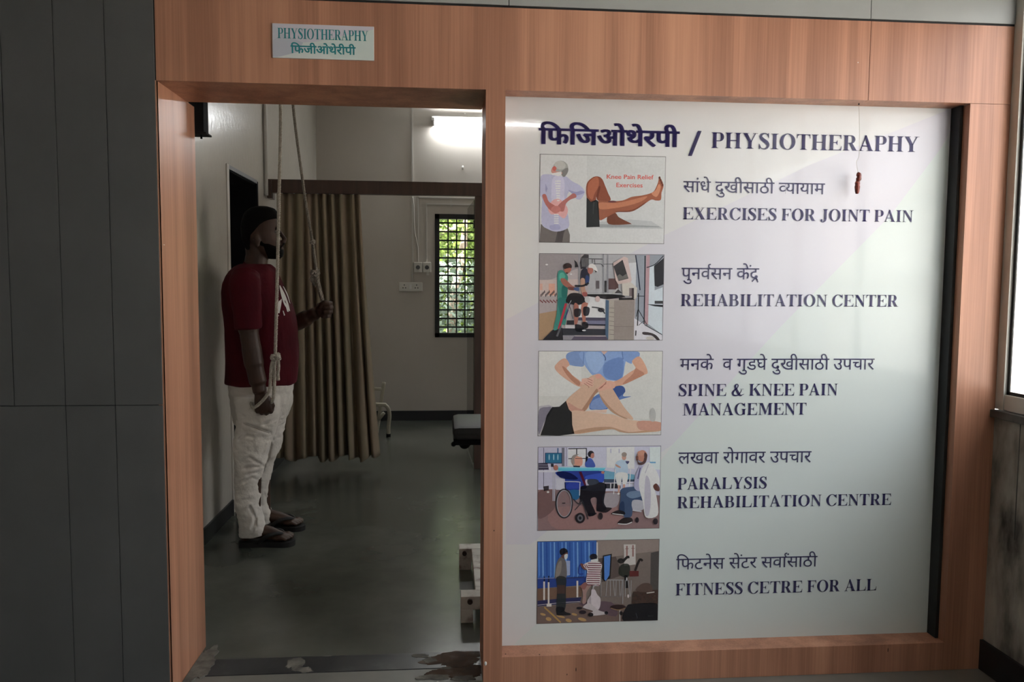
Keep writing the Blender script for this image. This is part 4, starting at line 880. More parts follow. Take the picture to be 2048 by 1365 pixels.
p.poly((112, 106, 104), [(345, 640), (370, 440), (430, 345), (490, 390), (510, 470), (505, 640), (380, 640)], True); p.poly((140, 132, 126), [(390, 440), (440, 400), (430, 560), (370, 640), (360, 560)], True)
p.poly((52, 56, 58), [(370, 630), (500, 635), (500, 800), (490, 1080), (370, 1100), (380, 800)], True); p.poly((34, 34, 38), [(370, 1050), (470, 1050), (490, 1110), (560, 1135), (555, 1160), (395, 1165), (370, 1140)], True); p.poly((78, 60, 56), [(380, 740), (490, 740), (490, 860), (380, 860)])
p.el((40, 34, 34), 470, 275, 58, 54); p.poly((110, 76, 68), [(440, 330), (520, 280), (525, 330), (480, 370), (440, 350)], True); p.poly((206, 210, 212), [(480, 320), (525, 305), (522, 360), (490, 380)], True)
p.poly((44, 42, 46), [(1020, 325), (1145, 300), (1125, 640), (1040, 690), (1000, 640)]); p.poly((86, 132, 206), [(1035, 340), (1125, 320), (1110, 600), (1060, 680), (1040, 660)])
p.poly((196, 190, 186), [(1310, 170), (1475, 170), (1478, 450), (1315, 470)]); p.st((150, 112, 108), [(1355, 190), (1355, 340)], 22); p.st((150, 112, 108), [(1440, 180), (1440, 340)], 22); p.st((140, 104, 100), [(1330, 230), (1380, 230)], 8); p.st((140, 104, 100), [(1415, 225), (1465, 225)], 8)
p.poly((56, 58, 52), [(1240, 540), (1260, 470), (1320, 440), (1390, 460), (1395, 600), (1320, 630), (1250, 590)], True); p.st((40, 38, 40), [(1300, 410), (1350, 355), (1390, 345)], 36); p.el((44, 42, 42), 1270, 400, 46, 36); p.st((48, 42, 42), [(1470, 540), (1510, 430), (1540, 380), (1575, 400)], 32); p.poly((96, 46, 46), [(1390, 540), (1520, 540), (1520, 615), (1390, 620)]); p.st((30, 30, 32), [(1340, 600), (1350, 780)], 46)
for i in range(9): p.st((160, 158, 158), [(1080+i*42, 670), (1060+i*42+((i*7) % 5)*10, 900)], 9)
p.st((164, 162, 162), [(1080, 665), (1310, 668)], 12); p.st((120, 112, 110), [(1000, 900), (1300, 890)], 10); p.st((140, 136, 136), [(995, 560), (990, 900)], 10); p.st((150, 148, 150), [(1300, 680), (1295, 1000)], 12); p.el((214, 206, 204), 1372, 892, 12, 26); p.el((206, 206, 206), 1352, 655, 9, 26)
p.poly((74, 58, 52), [(1440, 830), (1795, 800), (1790, 1000), (1420, 1000)]); p.poly((92, 76, 70), [(1480, 820), (1560, 720), (1680, 720), (1700, 830)], True); p.st((196, 190, 186), [(1630, 850), (1740, 835)], 14)
p.poly((34, 34, 38), [(1350, 1040), (1440, 1000), (1750, 990), (1790, 1060), (1788, 1232), (1310, 1242)], True); p.st((74, 72, 76), [(1480, 1130), (1500, 1200)], 12); p.st((60, 60, 62), [(1650, 1170), (1720, 1170)], 8)
p.el((60, 44, 44), 1230, 1045, 110, 34); p.st((150, 122, 92), [(1130, 1060), (1230, 1085), (1330, 1060)], 10); p.st((170, 164, 160), [(1255, 1090), (1255, 1245)], 18); p.el((40, 38, 40), 1272, 1130, 22, 30)
p.poly((160, 130, 124), [(720, 760), (780, 700), (850, 740), (790, 840), (780, 980), (730, 990), (740, 860)], True); p.poly((142, 96, 92), [(700, 760), (760, 700), (800, 720), (760, 800)], True)
p.st((46, 66, 140), [(745, 580), (680, 575), (690, 470), (720, 450)], 18); p.poly((120, 78, 68), [(700, 440), (745, 440), (810, 490), (800, 525), (740, 510)], True)
p.poly((216, 204, 204), [(745, 455), (800, 420), (880, 400), (960, 410), (1005, 460), (985, 560), (975, 735), (870, 740), (785, 700), (800, 540), (770, 500)], True)
for i in range(11):
    y = 425+i*30; p.poly((112, 52, 66), [(810-(i > 4)*15, y), (1000-i*3, y+4), (998-i*3, y+16), (808-(i > 4)*18, y+13)])
for i in range(2): p.st((112, 52, 66), [(760+i*26, 450), (785+i*24, 500)], 10)
p.el((40, 34, 36), 888, 340, 54, 42); p.poly((226, 218, 214), [(850, 385), (940, 370), (945, 402), (860, 402)], True)
p.poly((206, 196, 200), [(860, 800), (905, 800), (940, 870), (985, 930), (970, 1060), (900, 1100), (820, 1060), (800, 960), (850, 880)], True); p.poly((176, 166, 172), [(820, 920), (850, 900), (850, 1040), (815, 1030)], True); p.st((170, 166, 168), [(880, 800), (890, 750), (930, 740)], 20)
p.poly((192, 184, 186), [(740, 1040), (830, 990), (960, 1090), (1070, 1120), (1060, 1145), (880, 1165), (830, 1130), (880, 1100), (760, 1060)], True); p.el((34, 34, 38), 848, 1150, 36, 28); p.el((34, 34, 38), 1065, 1125, 26, 22); p.el((40, 40, 46), 690, 1058, 40, 18); p.el((48, 42, 50), 735, 1115, 50, 26)
p.done('picture of a gym with blue curtains and an exercise cycle, lowest on the board')

# ------------------------------------------------------------------ small door sign on the header
sg = empty('door_sign', (-.391, 0, 2.094), 'small pale sign plate with teal lettering above the doorway', 'sign')
sx0, sx1, sz0, sz1 = -.5505, -.2325, 2.0955, 2.2015
MB().box(sx0, sx1, -.006, 0, sz0, sz1, b=.0006).build('plate', M['sign_base'], sg)
mb = MB(); ys = -.0064
def sp(c, *uv):
    global ys; ys -= .00004
    mb.face([(sx0+.001+u*(sx1-sx0-.002), ys, sz0+.001+v*(sz1-sz0-.002)) for u, v in uv], c)
C1, C2, C3, C4 = (.60, .58, .66), (.50, .52, .60), (.60, .68, .66), (.66, .70, .69)
sp(C1, (0, .5), (.28, .46), (.45, .5), (1, .92), (1, 1), (0, 1)); sp(C2, (0, 0), (.04, 0), (.28, .2), (.30, .46), (.1, .7), (0, .5))
sp(C4, (.04, 0), (.6, 0), (.42, .5), (.30, .2)); sp(C3, (.6, 0), (1, 0), (1, .92), (.42, .5))
sp(C4, (.28, .36), (.55, .50), (.62, .56), (.45, .5), (.30, .46)); sp((.55, .57, .64), (0, .5), (.1, .7), (.0, 1))
mb.build('faceted_print', M['sign'], sg)
TEAL = lin((28, 128, 136))
place(serif_polys('PHYSIOTHERAPHY', track=-22), CAP, (556, 77.5), (737, 84), (556, 57), 0, .0069, TEAL).build('lettering', M['sign'], sg)
place(deva_polys(['िफजीअोथेरीपी'], .024), HEAD, (582, 107), (712, 110.5), (582, 92.5), 0, .0069, TEAL).build('lettering', M['sign'], sg)

# ------------------------------------------------------------------ inside the room
YP = 3.181   # plane of the timber partition frame
pf = empty('partition_frame', (.24, YP, 0), 'dark brown timber cubicle frame carrying the curtain beam', 'partition')
bx('beam', M['wood_dark'], pf, XW, 1.75, YP, YP+.06, 2.032, 2.128, b=.003)
bx('wall_block', M['wood_dark'], pf, XW, XW+.03, YP-.02, YP+.1, 1.99, 2.12, b=.002)
bx('post', M['wood_dark'], pf, .207, .275, YP, YP+.06, 0, 2.032, b=.003)
bx('post', M['wood_dark'], pf, 1.69, 1.75, YP, YP+.06, 0, 2.032, b=.003)
gdoor = empty('glass_panel', (.205, YP+.06, 0), 'smoky glass panel standing edge-on behind the cubicle post', 'glass panel')
mbg = MB(); a0, a1 = Vector((.205, YP+.07, 0)), Vector((.175, YP+.75, 0)); nn = Vector(((a1-a0).y, -(a1-a0).x, 0)).normalized()*.004
n = [a0-nn, a1-nn, a1+nn, a0+nn]
mbg.v = [Vector((q.x, q.y, .03)) for q in n]+[Vector((q.x, q.y, 2.01)) for q in n]; mbg.f = [(0,3,2,1),(4,5,6,7),(0,1,5,4),(1,2,6,5),(2,3,7,6),(3,0,4,7)]; mbg.c = [None]*6
mbg.build('pane', M['leaf_glass'], gdoor)
for z in (.25, 1.8): bx('hinge', M['black_iron'], gdoor, .198, .214, YP+.05, YP+.11, z, z+.06)

# pleated curtain, gathered at the top and spreading towards the floor
cu = empty('curtain', (-.9, YP+.03, .07), 'olive tan pleated curtain hanging from the dark beam', 'curtain')
mb = MB(); NU, NV = 260, 46
tl, trr = at(551, 385, y=YP+.02).x, at(719, 388, y=YP+.02).x
bl, brr = at(540, 925, y=YP+.02).x, at(757, 920, y=YP+.02).x
rnd = random.Random(4); amps = [rnd.uniform(.6, 1.5) for _ in range(16)]; ph = [rnd.uniform(-.25, .25) for _ in range(16)]
for j in range(NV+1):
    t = j/NV
    s_ = t**1.25
    for i in range(NU+1):
        u = i/NU; k = u*10.0; ki = int(k)
        x = (tl+(bl-tl)*s_) + u*((trr-tl)+(brr-bl-(trr-tl))*s_)
        am = (.016+.028*t)*(amps[ki]*(1-(k-ki))+amps[ki+1]*(k-ki))
        wv = math.sin(2*math.pi*(k+ph[ki]*(1-(k-ki))+ph[ki+1]*(k-ki)+.12*math.sin(3*t+u*5)))
        wv = math.copysign(abs(wv)**.75, wv)
        x += .008*math.cos(2*math.pi*k*1.0)*t
        z = 2.045+(.085+.018*math.sin(u*21)+.01*math.sin(u*50)-2.045)*t
        mb.v.append(Vector((x, YP+.05+am*wv-.02*t, z)))
for j in range(NV):
    for i in range(NU):
        a = j*(NU+1)+i; mb.f.append((a, a+1, a+NU+2, a+NU+1)); mb.c.append(None)
cm = mb.build('cloth', M['curtain'], cu, smooth=True)
sm_ = cm.modifiers.new('thickness', 'SOLIDIFY'); sm_.thickness = .002
for i in range(7): bx('hook', M['plastic'], cu, tl+(trr-tl)*(i+.5)/7-.004, tl+(trr-tl)*(i+.5)/7+.004, YP+.02, YP+.05, 2.03, 2.05)

# fluorescent tube on the back wall
tl_ = empty('tube_light', (.42, YB-.05, 2.99), 'lit white fluorescent tube on the back wall beneath the ceiling', 'tube light')
bx('batten', M['white_paint'], tl_, -.15, 1.0, YB-.03, YB, 3.0, 3.045, b=.004)
MB().tube([(-.125, YB-.055, 2.975), (.975, YB-.055, 2.975)], .014, 14).build('tube', M['tube_light'], tl_, smooth=True)
for x in (-.14, .975): bx('lampholder', M['plastic'], tl_, x, x+.018, YB-.075, YB, 2.955, 3.02, b=.003)
MB().ball((.18, YB-.006, 3.08), .008, .006, .008, 8).build('screw_cap', M['plastic'], tl_)

# wiring on the back wall
# (conduits)
def strip(name, pts, wd, label):
    o = MB()
    for a, b in zip(pts[:-1], pts[1:]):
        o.box(min(a[0], b[0])-wd/2, max(a[0], b[0])+wd/2, YB-.012, YB, min(a[1], b[1])-wd/2, max(a[1], b[1])+wd/2)
    ob = o.build(name, M['conduit'], None); tag(ob, label, 'conduit'); return ob
strip('wall_conduit', [(-.341, 1.402), (-.341, ZC)], .016, 'tall white wiring conduit rising from the socket strip to the ceiling')
strip('wall_conduit', [(-.285, 1.604), (-.285, 2.249), (.75, 2.249)], .012, 'upper of two white conduits bending over the barred window')
strip('wall_conduit', [(-.201, 1.604), (-.201, 2.186), (.75, 2.186)], .012, 'lower of two white conduits bending over the barred window')
cl = bx('conduit_clamp', M['conduit'], None, .035, .05, YB-.018, YB, 2.165, 2.275); tag(cl, 'small white clamp across both conduits above the barred window', 'clamp')
vc = MB().tube(spline([(-.338, YB-.016, 2.25), (-.325, YB-.02, 2.16), (-.322, YB-.02, 1.95), (-.30, YB-.022, 1.82), (-.285, YB-.02, 1.74), (-.283, YB-.015, 1.61)], 6), .004, 6).build('loose_cable', M['plastic'], None, smooth=True)
tag(vc, 'thin loose white cable dangling to the left switch box', 'cable')
for (x0, lab) in ((-.326, 'left small white switch box beside the barred window'), (-.237, 'right small white switch box beside the barred window')):
    sb = empty('switch_box', (x0+.042, YB, 1.504), lab, 'switch', 'switch boxes by the barred window')
    bx('box', M['plastic'], sb, x0, x0+.082, YB-.045, YB, 1.504, 1.604, b=.006)
    MB().tube([(x0+.041, YB-.044, 1.552), (x0+.041, YB-.054, 1.552)], .021, 16).build('knob', M['rack'], sb, smooth=True, angle=.6)
    bx('lower_lip', M['plastic'], sb, x0+.012, x0+.07, YB-.05, YB-.04, 1.508, 1.522)
bx('plug_tail', M['plastic'], sb, -.2, -.175, YB-.04, YB-.01, 1.475, 1.504)
sk = empty('socket_strip', (-.36, YB, 1.313), 'white socket strip with two outlets and a switch on the back wall', 'socket')
bx('plate', M['plastic'], sk, -.476, -.242, YB-.03, YB, 1.313, 1.402, b=.005)
for cx in (-.422, -.30):
    for (dx, dz) in ((0, .018), (-.013, -.010), (.013, -.010)):
        MB().tube([(cx+dx, YB-.0295, 1.357+dz), (cx+dx, YB-.0325, 1.357+dz)], .0055, 10).build('socket_hole', M['black'], sk)
bx('rocker', M['white_paint'], sk, -.373, -.349, YB-.036, YB-.029, 1.335, 1.38, b=.002)
ht = MB().ball((.16, YB-.006, 2.55), .012, .008, .02, 8).build('wall_hook', M['plastic'], None, smooth=True); tag(ht, 'tiny pale wall hook below the fluorescent tube', 'hook')

# left wall fittings
pp = MB().tube([(XW+.014, 3.075, 2.0), (XW+.014, 3.075, ZC)], .014, 12).build('wall_pipe', M['conduit'], None, smooth=True); tag(pp, 'vertical painted pipe on the left wall above the timber beam', 'pipe')
bq = at(412, 240, y=.40); bz = at(400, 267, y=.40).z
blk = empty('wall_box', (bq.x-.1, .37, bz), 'black box fixed inside beside the top of the left door jamb', 'box')
bx('case', M['black'], blk, bq.x-.16, bq.x, .371, .43, bz, bz+.30, b=.003)
bx('bottom_flange', M['black'], blk, bq.x-.16, bq.x+.008, .371, .44, bz-.006, bz)
bx('cable_stub', M['black'], blk, bq.x-.02, bq.x-.014, .395, .401, bz-.02, bz-.005)

# cream tubular stool frame half behind the curtain
st = empty('metal_stool', (-.62, 4.45, 0), 'low cream tubular metal stool half hidden behind the right curtain edge', 'stool')
yc = 4.45; g0 = at(777, 872, z=0)
A = at(768, 765, y=yc+.1); B_ = at(763, 800, y=yc+.1); C_ = at(756, 850, y=yc+.08)
MB().tube(spline([A, B_, C_, at(750, 885, y=yc+.05)], 5), .018, 10).build('back_tube', M['cream_tube'], st, smooth=True)
MB().tube(spline([at(757, 812, y=yc), at(768, 810, y=yc), at(776, 817, y=yc), at(779, 832, y=yc), at(777, 852, y=yc), Vector((at(777, 866, y=yc).x, yc, .02))], 6), .018, 10).build('bent_leg', M['cream_tube'], st, smooth=True)
MB().tube([at(750, 778, y=yc+.12), at(766, 779, y=yc+.1)], .016, 10).build('cross_tube', M['cream_tube'], st, smooth=True)
MB().tube([at(757, 840, y=yc+.03), at(768, 826, y=yc+.02)], .016, 10).build('brace_tube', M['cream_tube'], st, smooth=True)
xe = at(777, 866, y=yc).x
MB().tube(spline([(xe-.02, yc, at(766, 810, y=yc).z), (xe-.2, yc, .30), (xe-.38, yc, .30), (xe-.43, yc, .2), (xe-.43, yc, .02)], 6), .018, 10).build('bent_leg', M['cream_tube'], st, smooth=True)
MB().tube([(xe-.43, yc+.3, .0), (xe-.43, yc+.3, .46)], .018, 10).build('rear_leg', M['cream_tube'], st, smooth=True)
bx('seat', M['cream_tube'], st, xe-.46, xe-.16, yc+.02, yc+.3, .30, .318, b=.006)
for x, y in ((xe, yc), (xe-.43, yc)): MB().tube([(x, y, 0), (x, y, .03)], .021, 10).build('foot_cap', M['black'], st)
MB().tube([at(750, 885, y=yc+.05), Vector((at(749, 890, y=yc+.05).x, yc+.05, 0))], .018, 10).build('rear_leg', M['cream_tube'], st, smooth=True)

# exercise bench behind the mullion: rusty white base, black pad
eb = empty('exercise_bench', (.25, .8, 0), 'chipped white steel exercise bench with black pad behind the wood mullion', 'exercise bench')
y0 = .52; z0 = .125
yn = at(922, 1247, z=0).y; yf = at(920, 1141, z=0).y
def px_x(px, y, z=.08): return at(px, 1200, y=y).x
xn0, xn1 = at(921.5, 1220, y=yn).x, at(946, 1220, y=yn).x
xf0, xf1 = at(918.5, 1115, y=yf).x, at(943, 1115, y=yf).x
zn, zf = at(930, 1183, y=yn+.06).z, at(930, 1090, y=yf+.06).z
bx('crossbar', M['rusty_white'], eb, xn0, .72, yn, yn+.075, zn-.055, zn, b=.003)
bx('crossbar', M['rusty_white'], eb, xf0, .72, yf, yf+.075, zf-.055, zf, b=.003)
bx('foot', M['rusty_white'], eb, xn0, xn1, yn-.001, yn+.06, 0, zn-.054, b=.002)
bx('foot', M['rusty_white'], eb, xf0, xf1, yf-.001, yf+.06, 0, zf-.054, b=.002)
bx('foot', M['rusty_white'], eb, .67, .72, yn, yn+.06, 0, zn-.054, b=.002)
bx('foot', M['rusty_white'], eb, .67, .72, yf, yf+.06, 0, zf-.054, b=.002)
xr0 = at(945, 1140, y=(yn+yf)/2).x
bx('rail', M['rusty_white'], eb, xr0+.005, xr0+.10, yn+.07, yf+.01, zn-.05, zn-.006, b=.003)
bx('rail', M['rusty_white'], eb, .55, .62, yn+.07, yf+.01, zn-.05, zn-.006, b=.003)
for (px, py, y) in ((940, 1203, yn), (929, 1107, yf)):
    c = at(px, py, y=y); MB().tube([(c.x, y-.012, c.z), (c.x, y+.002, c.z)], .011, 12).build('bolt', M['bolt'], eb)
for y in (yn+.1, yf-.05):
    bx('upright', M['rusty_white'], eb, .30, .35, y, y+.05, zn-.01, .62, b=.003)
yq = .95; pc = at(960, 868, y=yq)
xp0 = at(905, 865, y=yq).x; zp1 = at(930, 847, y=yq).z; zp0 = at(930, 884, y=yq).z
rows = []
mbp = MB(); mbp.box(xp0, .62, yq-.10, yq+.28, zp0+.022, zp1, b=.028); mbp.build('pad', M['pad'], eb, smooth=True, angle=.9)
bx('pad_board', M['black'], eb, xp0+.004, .6, yq-.085, yq+.26, zp0, zp0+.026, b=.006)
kq = at(928, 894, y=yq-.05); MB().tube(spline([kq+Vector((-.018, 0, .03)), kq+Vector((-.006, 0, .004)), kq+Vector((.012, 0, .004)), kq+Vector((.03, 0, .03))], 4), .012, 8).build('adjuster_knob', M['black'], eb, smooth=True)
kq = at(907, 889, y=yq-.05); MB().ball(kq, .012, .03, .01, 10).build('pad_lip', M['black'], eb, smooth=True)
bx('pad_bracket', M['rusty_white'], eb, .28, .37, yn+.1, yf+.02, .61, zp0+.002, b=.003)

# dried chilli on a thread in front of the board
ch = empty('hanging_chilli', (1.35, .06, 1.55), 'dried dark red chilli hanging on a thread before the board', 'charm')
yh = .045; c0, c1 = at(1716, 345, y=yh), at(1714, 388, y=yh)
MB().tube(spline([c0, c0+Vector((.003, -.003, -.016)), c0+Vector((.001, .002, -.034)), c0+Vector((-.001, -.001, -.05)), c1], 5), [.003, .005, .0075, .0085, .008, .007, .0085, .0092, .0075, .0068, .008, .009, .0085, .0078, .0085, .0096, .009, .0082, .0075, .006, .004], 10).build('pod', M['chilli'], ch, smooth=True)
tp = at(1718, 200, y=yh); tp.z = H1
MB().tube(spline([tp, at(1719, 270, y=yh), at(1718, 310, y=yh), at(1713, 325, y=yh), c0], 5), .0007, 5).build('thread', M['thread'], ch)
MB().tube([tp+Vector((0, 0, .002)), tp-Vector((0, 0, .006))], .002, 6).build('pin', M['bolt'], ch)

# ------------------------------------------------------------------ the man on the rope pulley
YM, YN, YF = 1.66, 1.53, 1.79      # body centre, near leg, far leg
person = empty('person', (-.935, YM, 0), 'man in maroon tee and cream trousers standing in profile holding pulley ropes', 'person')
def rows(lst, y, dy=0):
    out = []
    for (py, xb, xf, b) in lst:
        a, c = at(xb, py, y=y), at(xf, py, y=y); out.append(((a.x+c.x)/2, y+dy, (a.z+c.z)/2, abs(c.x-a.x)/2, b))
    return sorted(out, key=lambda r: r[2])
# skin: head, neck, arms, hands, ankles and feet as one surface
sk_ = MB()
HY = YM+.01
head = [(417, 512, 540, .030), (422, 500, 549, .052), (430, 492, 554, .066), (442, 487, 557, .074), (452, 485, 558.5, .077), (460, 485, 559.5, .077), (466, 486, 557, .076), (474, 488, 558.5, .075), (482, 491, 561, .073), (490, 496, 563.5, .070), (498, 503, 563.5, .064), (506, 513, 562.5, .056), (513, 526, 561, .045), (518, 538, 556, .030)]
sk_.loft(rows(head, HY), 30, 2.15)
P = lambda px, py, y: at(px, py, y=y)
sk_.tube([P(513, 485, HY), P(514, 510, HY), P(511, 535, HY), P(508, 555, HY)], [.060, .058, .062, .075], 16)
# nose, brows, lips, chin, ears
sk_.tube([P(559, 462, HY), P(564, 471, HY), P(569.5, 478.5, HY), P(568, 483.5, HY), P(561, 486, HY)], [.007, .010, .0125, .0135, .010], 10)
for s in (-1, 1): sk_.ball(P(566, 483, HY)+Vector((0, s*.011, 0)), .010, .008, .008, 10)
sk_.ball(P(556, 458.5, HY-.028), .010, .024, .007, 10); sk_.ball(P(556, 458.5, HY+.028), .010, .024, .007, 10)
sk_.ball(P(563.5, 491.5, HY), .011, .020, .006, 10); sk_.ball(P(563, 497, HY), .011, .019, .007, 10); sk_.ball(P(561, 508, HY), .014, .022, .014, 10)
for s in (-1, 1):
    yy = HY+s*.076
    sk_.ball(P(514, 480, yy), .018, .009, .031, 12); sk_.ball(P(512, 475, yy+s*.008), .016, .008, .018, 10); sk_.ball(P(515, 490, yy), .009, .007, .012, 8)
# near arm
NA = 1.405
sk_.tube(spline([P(492, 560, NA+.04), P(494, 610, NA+.005), P(497.5, 660, NA), P(502, 690, NA-.005), P(508, 728, NA-.005), P(516, 765, NA), P(520, 786, NA)], 5), [.06]*6+[.052]*5+[.047]*5+[.049]*5+[.044]*5+[.035]*4+[.031], 16)
# near fist: back of the hand to the viewer, knuckles downwards, fingers curled away
hb = P(527, 806, NA)
sk_.tube(spline([P(520, 784, NA), P(524, 797, NA), P(527, 812, NA), P(528, 821, NA)], 3), [.030, .032, .036, .040, .042, .043, .043, .041, .038, .034], 14, flat=(1, .52))
for i, (px, py, r) in enumerate(((513.5, 821, .0115), (522, 824, .0125), (531, 824.5, .0128), (540, 821.5, .012))):
    k = P(px, py, NA)
    sk_.tube([k+Vector((0, .0, .016)), k, k+Vector((0, .018, -.010)), k+Vector((0, .044, -.004)), k+Vector((0, .052, .018)), k+Vector((0, .036, .034)), k+Vector((0, .020, .032))], [r, r*1.06, r*1.03, r, r*.97, r*.92, r*.8], 10)
sk_.tube([P(531, 795, NA), P(541, 801, NA+.012), P(545.5, 812, NA+.022), P(543, 821, NA+.03)], [.015, .0135, .0125, .0105], 10)
# far arm, bent forward
sk_.tube(spline([P(540, 565, YF+.09), P(546, 615, YF+.11), P(556, 662, YF+.10), P(590, 648, YF+.06), P(620, 633, YF+.03), P(636, 625, YF+.015)], 5), [.056]*5+[.048]*5+[.046]*5+[.045]*5+[.036]*4+[.031]*2, 16)
fc = P(644, 620, YF)
sk_.tube(spline([P(634, 626, YF+.018), P(640, 622, YF+.02), P(647, 618, YF+.02), P(652, 617, YF+.012)], 3), [.030, .034, .038, .041, .042, .042, .041, .038, .034, .028], 14, flat=(1, .6))
for i in range(4):
    k = P(652, 606.5+i*8.6, YF); r = (.0115, .0125, .012, .0105)[i]; q = (0, .004, .001, -.006)[i]
    sk_.tube([k+Vector((-.012, .03, 0)), k+Vector((.012+q, .026, 0)), k+Vector((.027+q, .004, -.001)), k+Vector((.016+q, -.018, -.003)), k+Vector((-.006+q, -.022, -.004)), k+Vector((-.018+q, -.010, -.004))], [r, r*1.06, r*1.02, r*.98, r*.92, r*.8], 10)
sk_.tube([P(639, 617, YF-.01), P(643, 608, YF-.022), P(650, 604, YF-.024), P(656, 606, YF-.016)], [.015, .0135, .012, .010], 10)
# feet
def foot_skin(y, xs, py, base):
    h = lambda px, z, dy=0: Vector((at(px, py, y=y).x, y+dy, z))
    a, hl, mid, ball = xs
    sk_.tube([h(a, .20), h(a, .10), h(a-6, .055)], [.041, .042, .040], 14)
    sk_.ball(h(hl, base+.034), .034, .031, .034, 12)
    sk_.tube([h(hl+2, base+.040), h((a+mid)/2, base+.052), h(mid, base+.040), h(ball, base+.022)], [.032, .038, .035, .021], 14, flat=(1, 1.12))
    sk_.ball(h(ball-6, base+.019), .05, .046, .019, 14)
    for i in range(5):
        dy = .036-.018*i if y > 1.6 else .036-.018*i
        ln = (.0, -.008, -.006, -.002, .004)[::-1][i] if False else (.006, .008, .003, -.006, -.016)[i]
        r = (.0135, .0105, .010, .0095, .0088)[i]
        b = h(ball, base+.014, dy); sk_.tube([b+Vector((-.02, 0, .008)), b+Vector((.018+ln, 0, .008)), b+Vector((.036+ln, 0, .0)), b+Vector((.044+ln, 0, -.004))], [r*1.05, r*1.08, r, r*.7], 8)
foot_skin(YN, (507, 492, 540, 566), 1085, .026)
foot_skin(YF, (527, 512, 560, 586), 1056, .026)
for (yy, a, k) in ((YN, (507, 1085), (512, 800)), (YF, (527, 1056), (530, 800))):
    sk_.tube([Vector((at(a[0], a[1], y=yy).x, yy, .18)), P((a[0]+k[0])/2-6, 930, yy), P(k[0], 830, yy), P(515, 760, YM)], [.040, .050, .062, .08], 14)
sk_.loft(rows([(540, 488, 530, .12), (560, 480, 535, .15), (600, 475, 545, .15), (700, 480, 550, .13), (790, 480, 560, .13)], YM), 20)
body = remeshed(sk_, .0042, 3)
body.build('body', M['skin'], person, smooth=True)
# eyes
for s in (-1, 1):
    e = MB().ball(P(553.5, 464.5, HY)+Vector((0, s*.031, 0)), .0118, .012, .0085, 12).build('eye', M['eye'], person, smooth=True)
    MB().ball(P(555.6, 464.5, HY)+Vector((.002, s*.033, 0)), .006, .0075, .006, 10).build('iris', M['hair'], e, smooth=True)
    MB().tube(spline([P(556.5, 456.5, HY+s*.012), P(557.5, 455, HY+s*.03), P(552, 457, HY+s*.05)], 4), [.003, .004, .0045, .005, .0055, .005, .0045, .004, .003], 8).build('eyebrow', M['hair'], person, smooth=True)
# hair and beard
hr = MB()
hair = [(413, 514, 536, .030), (417, 501, 549, .058), (424, 492, 555, .072), (431, 487.5, 557, .079), (438, 485, 556, .0825), (446, 483, 548, .084), (455, 482.5, 538, .0845), (463, 483, 528, .084), (472, 484.5, 513, .0825), (482, 487, 508, .080), (492, 491, 507, .074), (501, 495, 508, .062)]
hr.loft(rows(hair, HY), 30, 2.2)
remeshed(hr, .005, 3).build('hair', M['hair'], person, smooth=True)
bd = MB()
bd.loft(rows([(470, 517, 524, .0782), (480, 518, 530, .0778), (488, 519, 538, .0762), (493, 520, 548, .0735)], HY), 26, 2.6)
bd.loft(rows([(489, 520, 550, .074), (494, 521, 560, .0705), (500, 522, 566.3, .0665), (507, 526, 566.5, .060), (513, 531, 565, .050), (518.5, 538, 559, .034)], HY), 30, 2.3)
bd.tube(spline([P(560, 496, HY-.03), P(567.3, 489, HY-.012), P(568, 488, HY), P(567.3, 489, HY+.012), P(560, 496, HY+.03)], 4), .0052, 8)
remeshed(bd, .0042, 2).build('beard', M['hair'], person, smooth=True)

# t-shirt
ts = MB()
ts.loft(rows([(528, 482, 540, .085), (534, 471, 547, .130), (541, 464, 552, .165), (552, 456, 557, .195), (566, 450, 563, .208), (585, 447.5, 571, .208), (610, 447.5, 582, .200), (635, 450, 589.5, .19), (660, 452, 594, .183), (690, 453.5, 596.5, .182), (720, 454.5, 596.5, .184), (745, 454, 594, .187), (767, 452.5, 591, .19)], YM), 40, 2.35)
ts.tube(spline([P(492, 550, NA+.06), P(490, 575, NA+.02), P(493, 615, NA), P(496.5, 659, NA-.004)], 5), [.072]*3+[.078]*4+[.075]*4+[.070]*4+[.066], 20)
ts.tube(spline([P(520, 552, YF+.06), P(538, 575, YF+.095), P(545, 615, YF+.11), P(553, 646, YF+.10)], 5), [.072]*3+[.074]*4+[.070]*4+[.066]*5, 20)
tsm = remeshed(ts, .0065, 5)
def crumple(mb, amp, fr, zamp=1.0):
    for i, v in enumerate(mb.v):
        n_ = noise.noise_vector(Vector((v.x*fr, v.y*fr, v.z*fr*zamp)))+.5*noise.noise_vector(Vector((v.x*fr*2.3+9, v.y*fr*2.3, v.z*fr*2.3*zamp)))
        mb.v[i] = v+n_*amp
    return mb
crumple(tsm, .006, 7, .7)
def pix(v):
    d = v-CAM; k = d.dot(FWD); return 1024+FPX*d.dot(RIGHT)/k, 682.5-FPX*d.dot(UP)/k
tsm.build('t_shirt', M['shirt'], person, smooth=True)
MB().tube(spline([P(486, 528, HY+s*.05) if False else v for v in [P(488, 526, HY-.03), P(505, 534, HY-.062), P(530, 537, HY-.05), P(541, 536, HY), P(530, 537, HY+.05), P(505, 534, HY+.062), P(488, 526, HY+.03)]], 4), .006, 8).build('collar', M['shirt'], person, smooth=True)
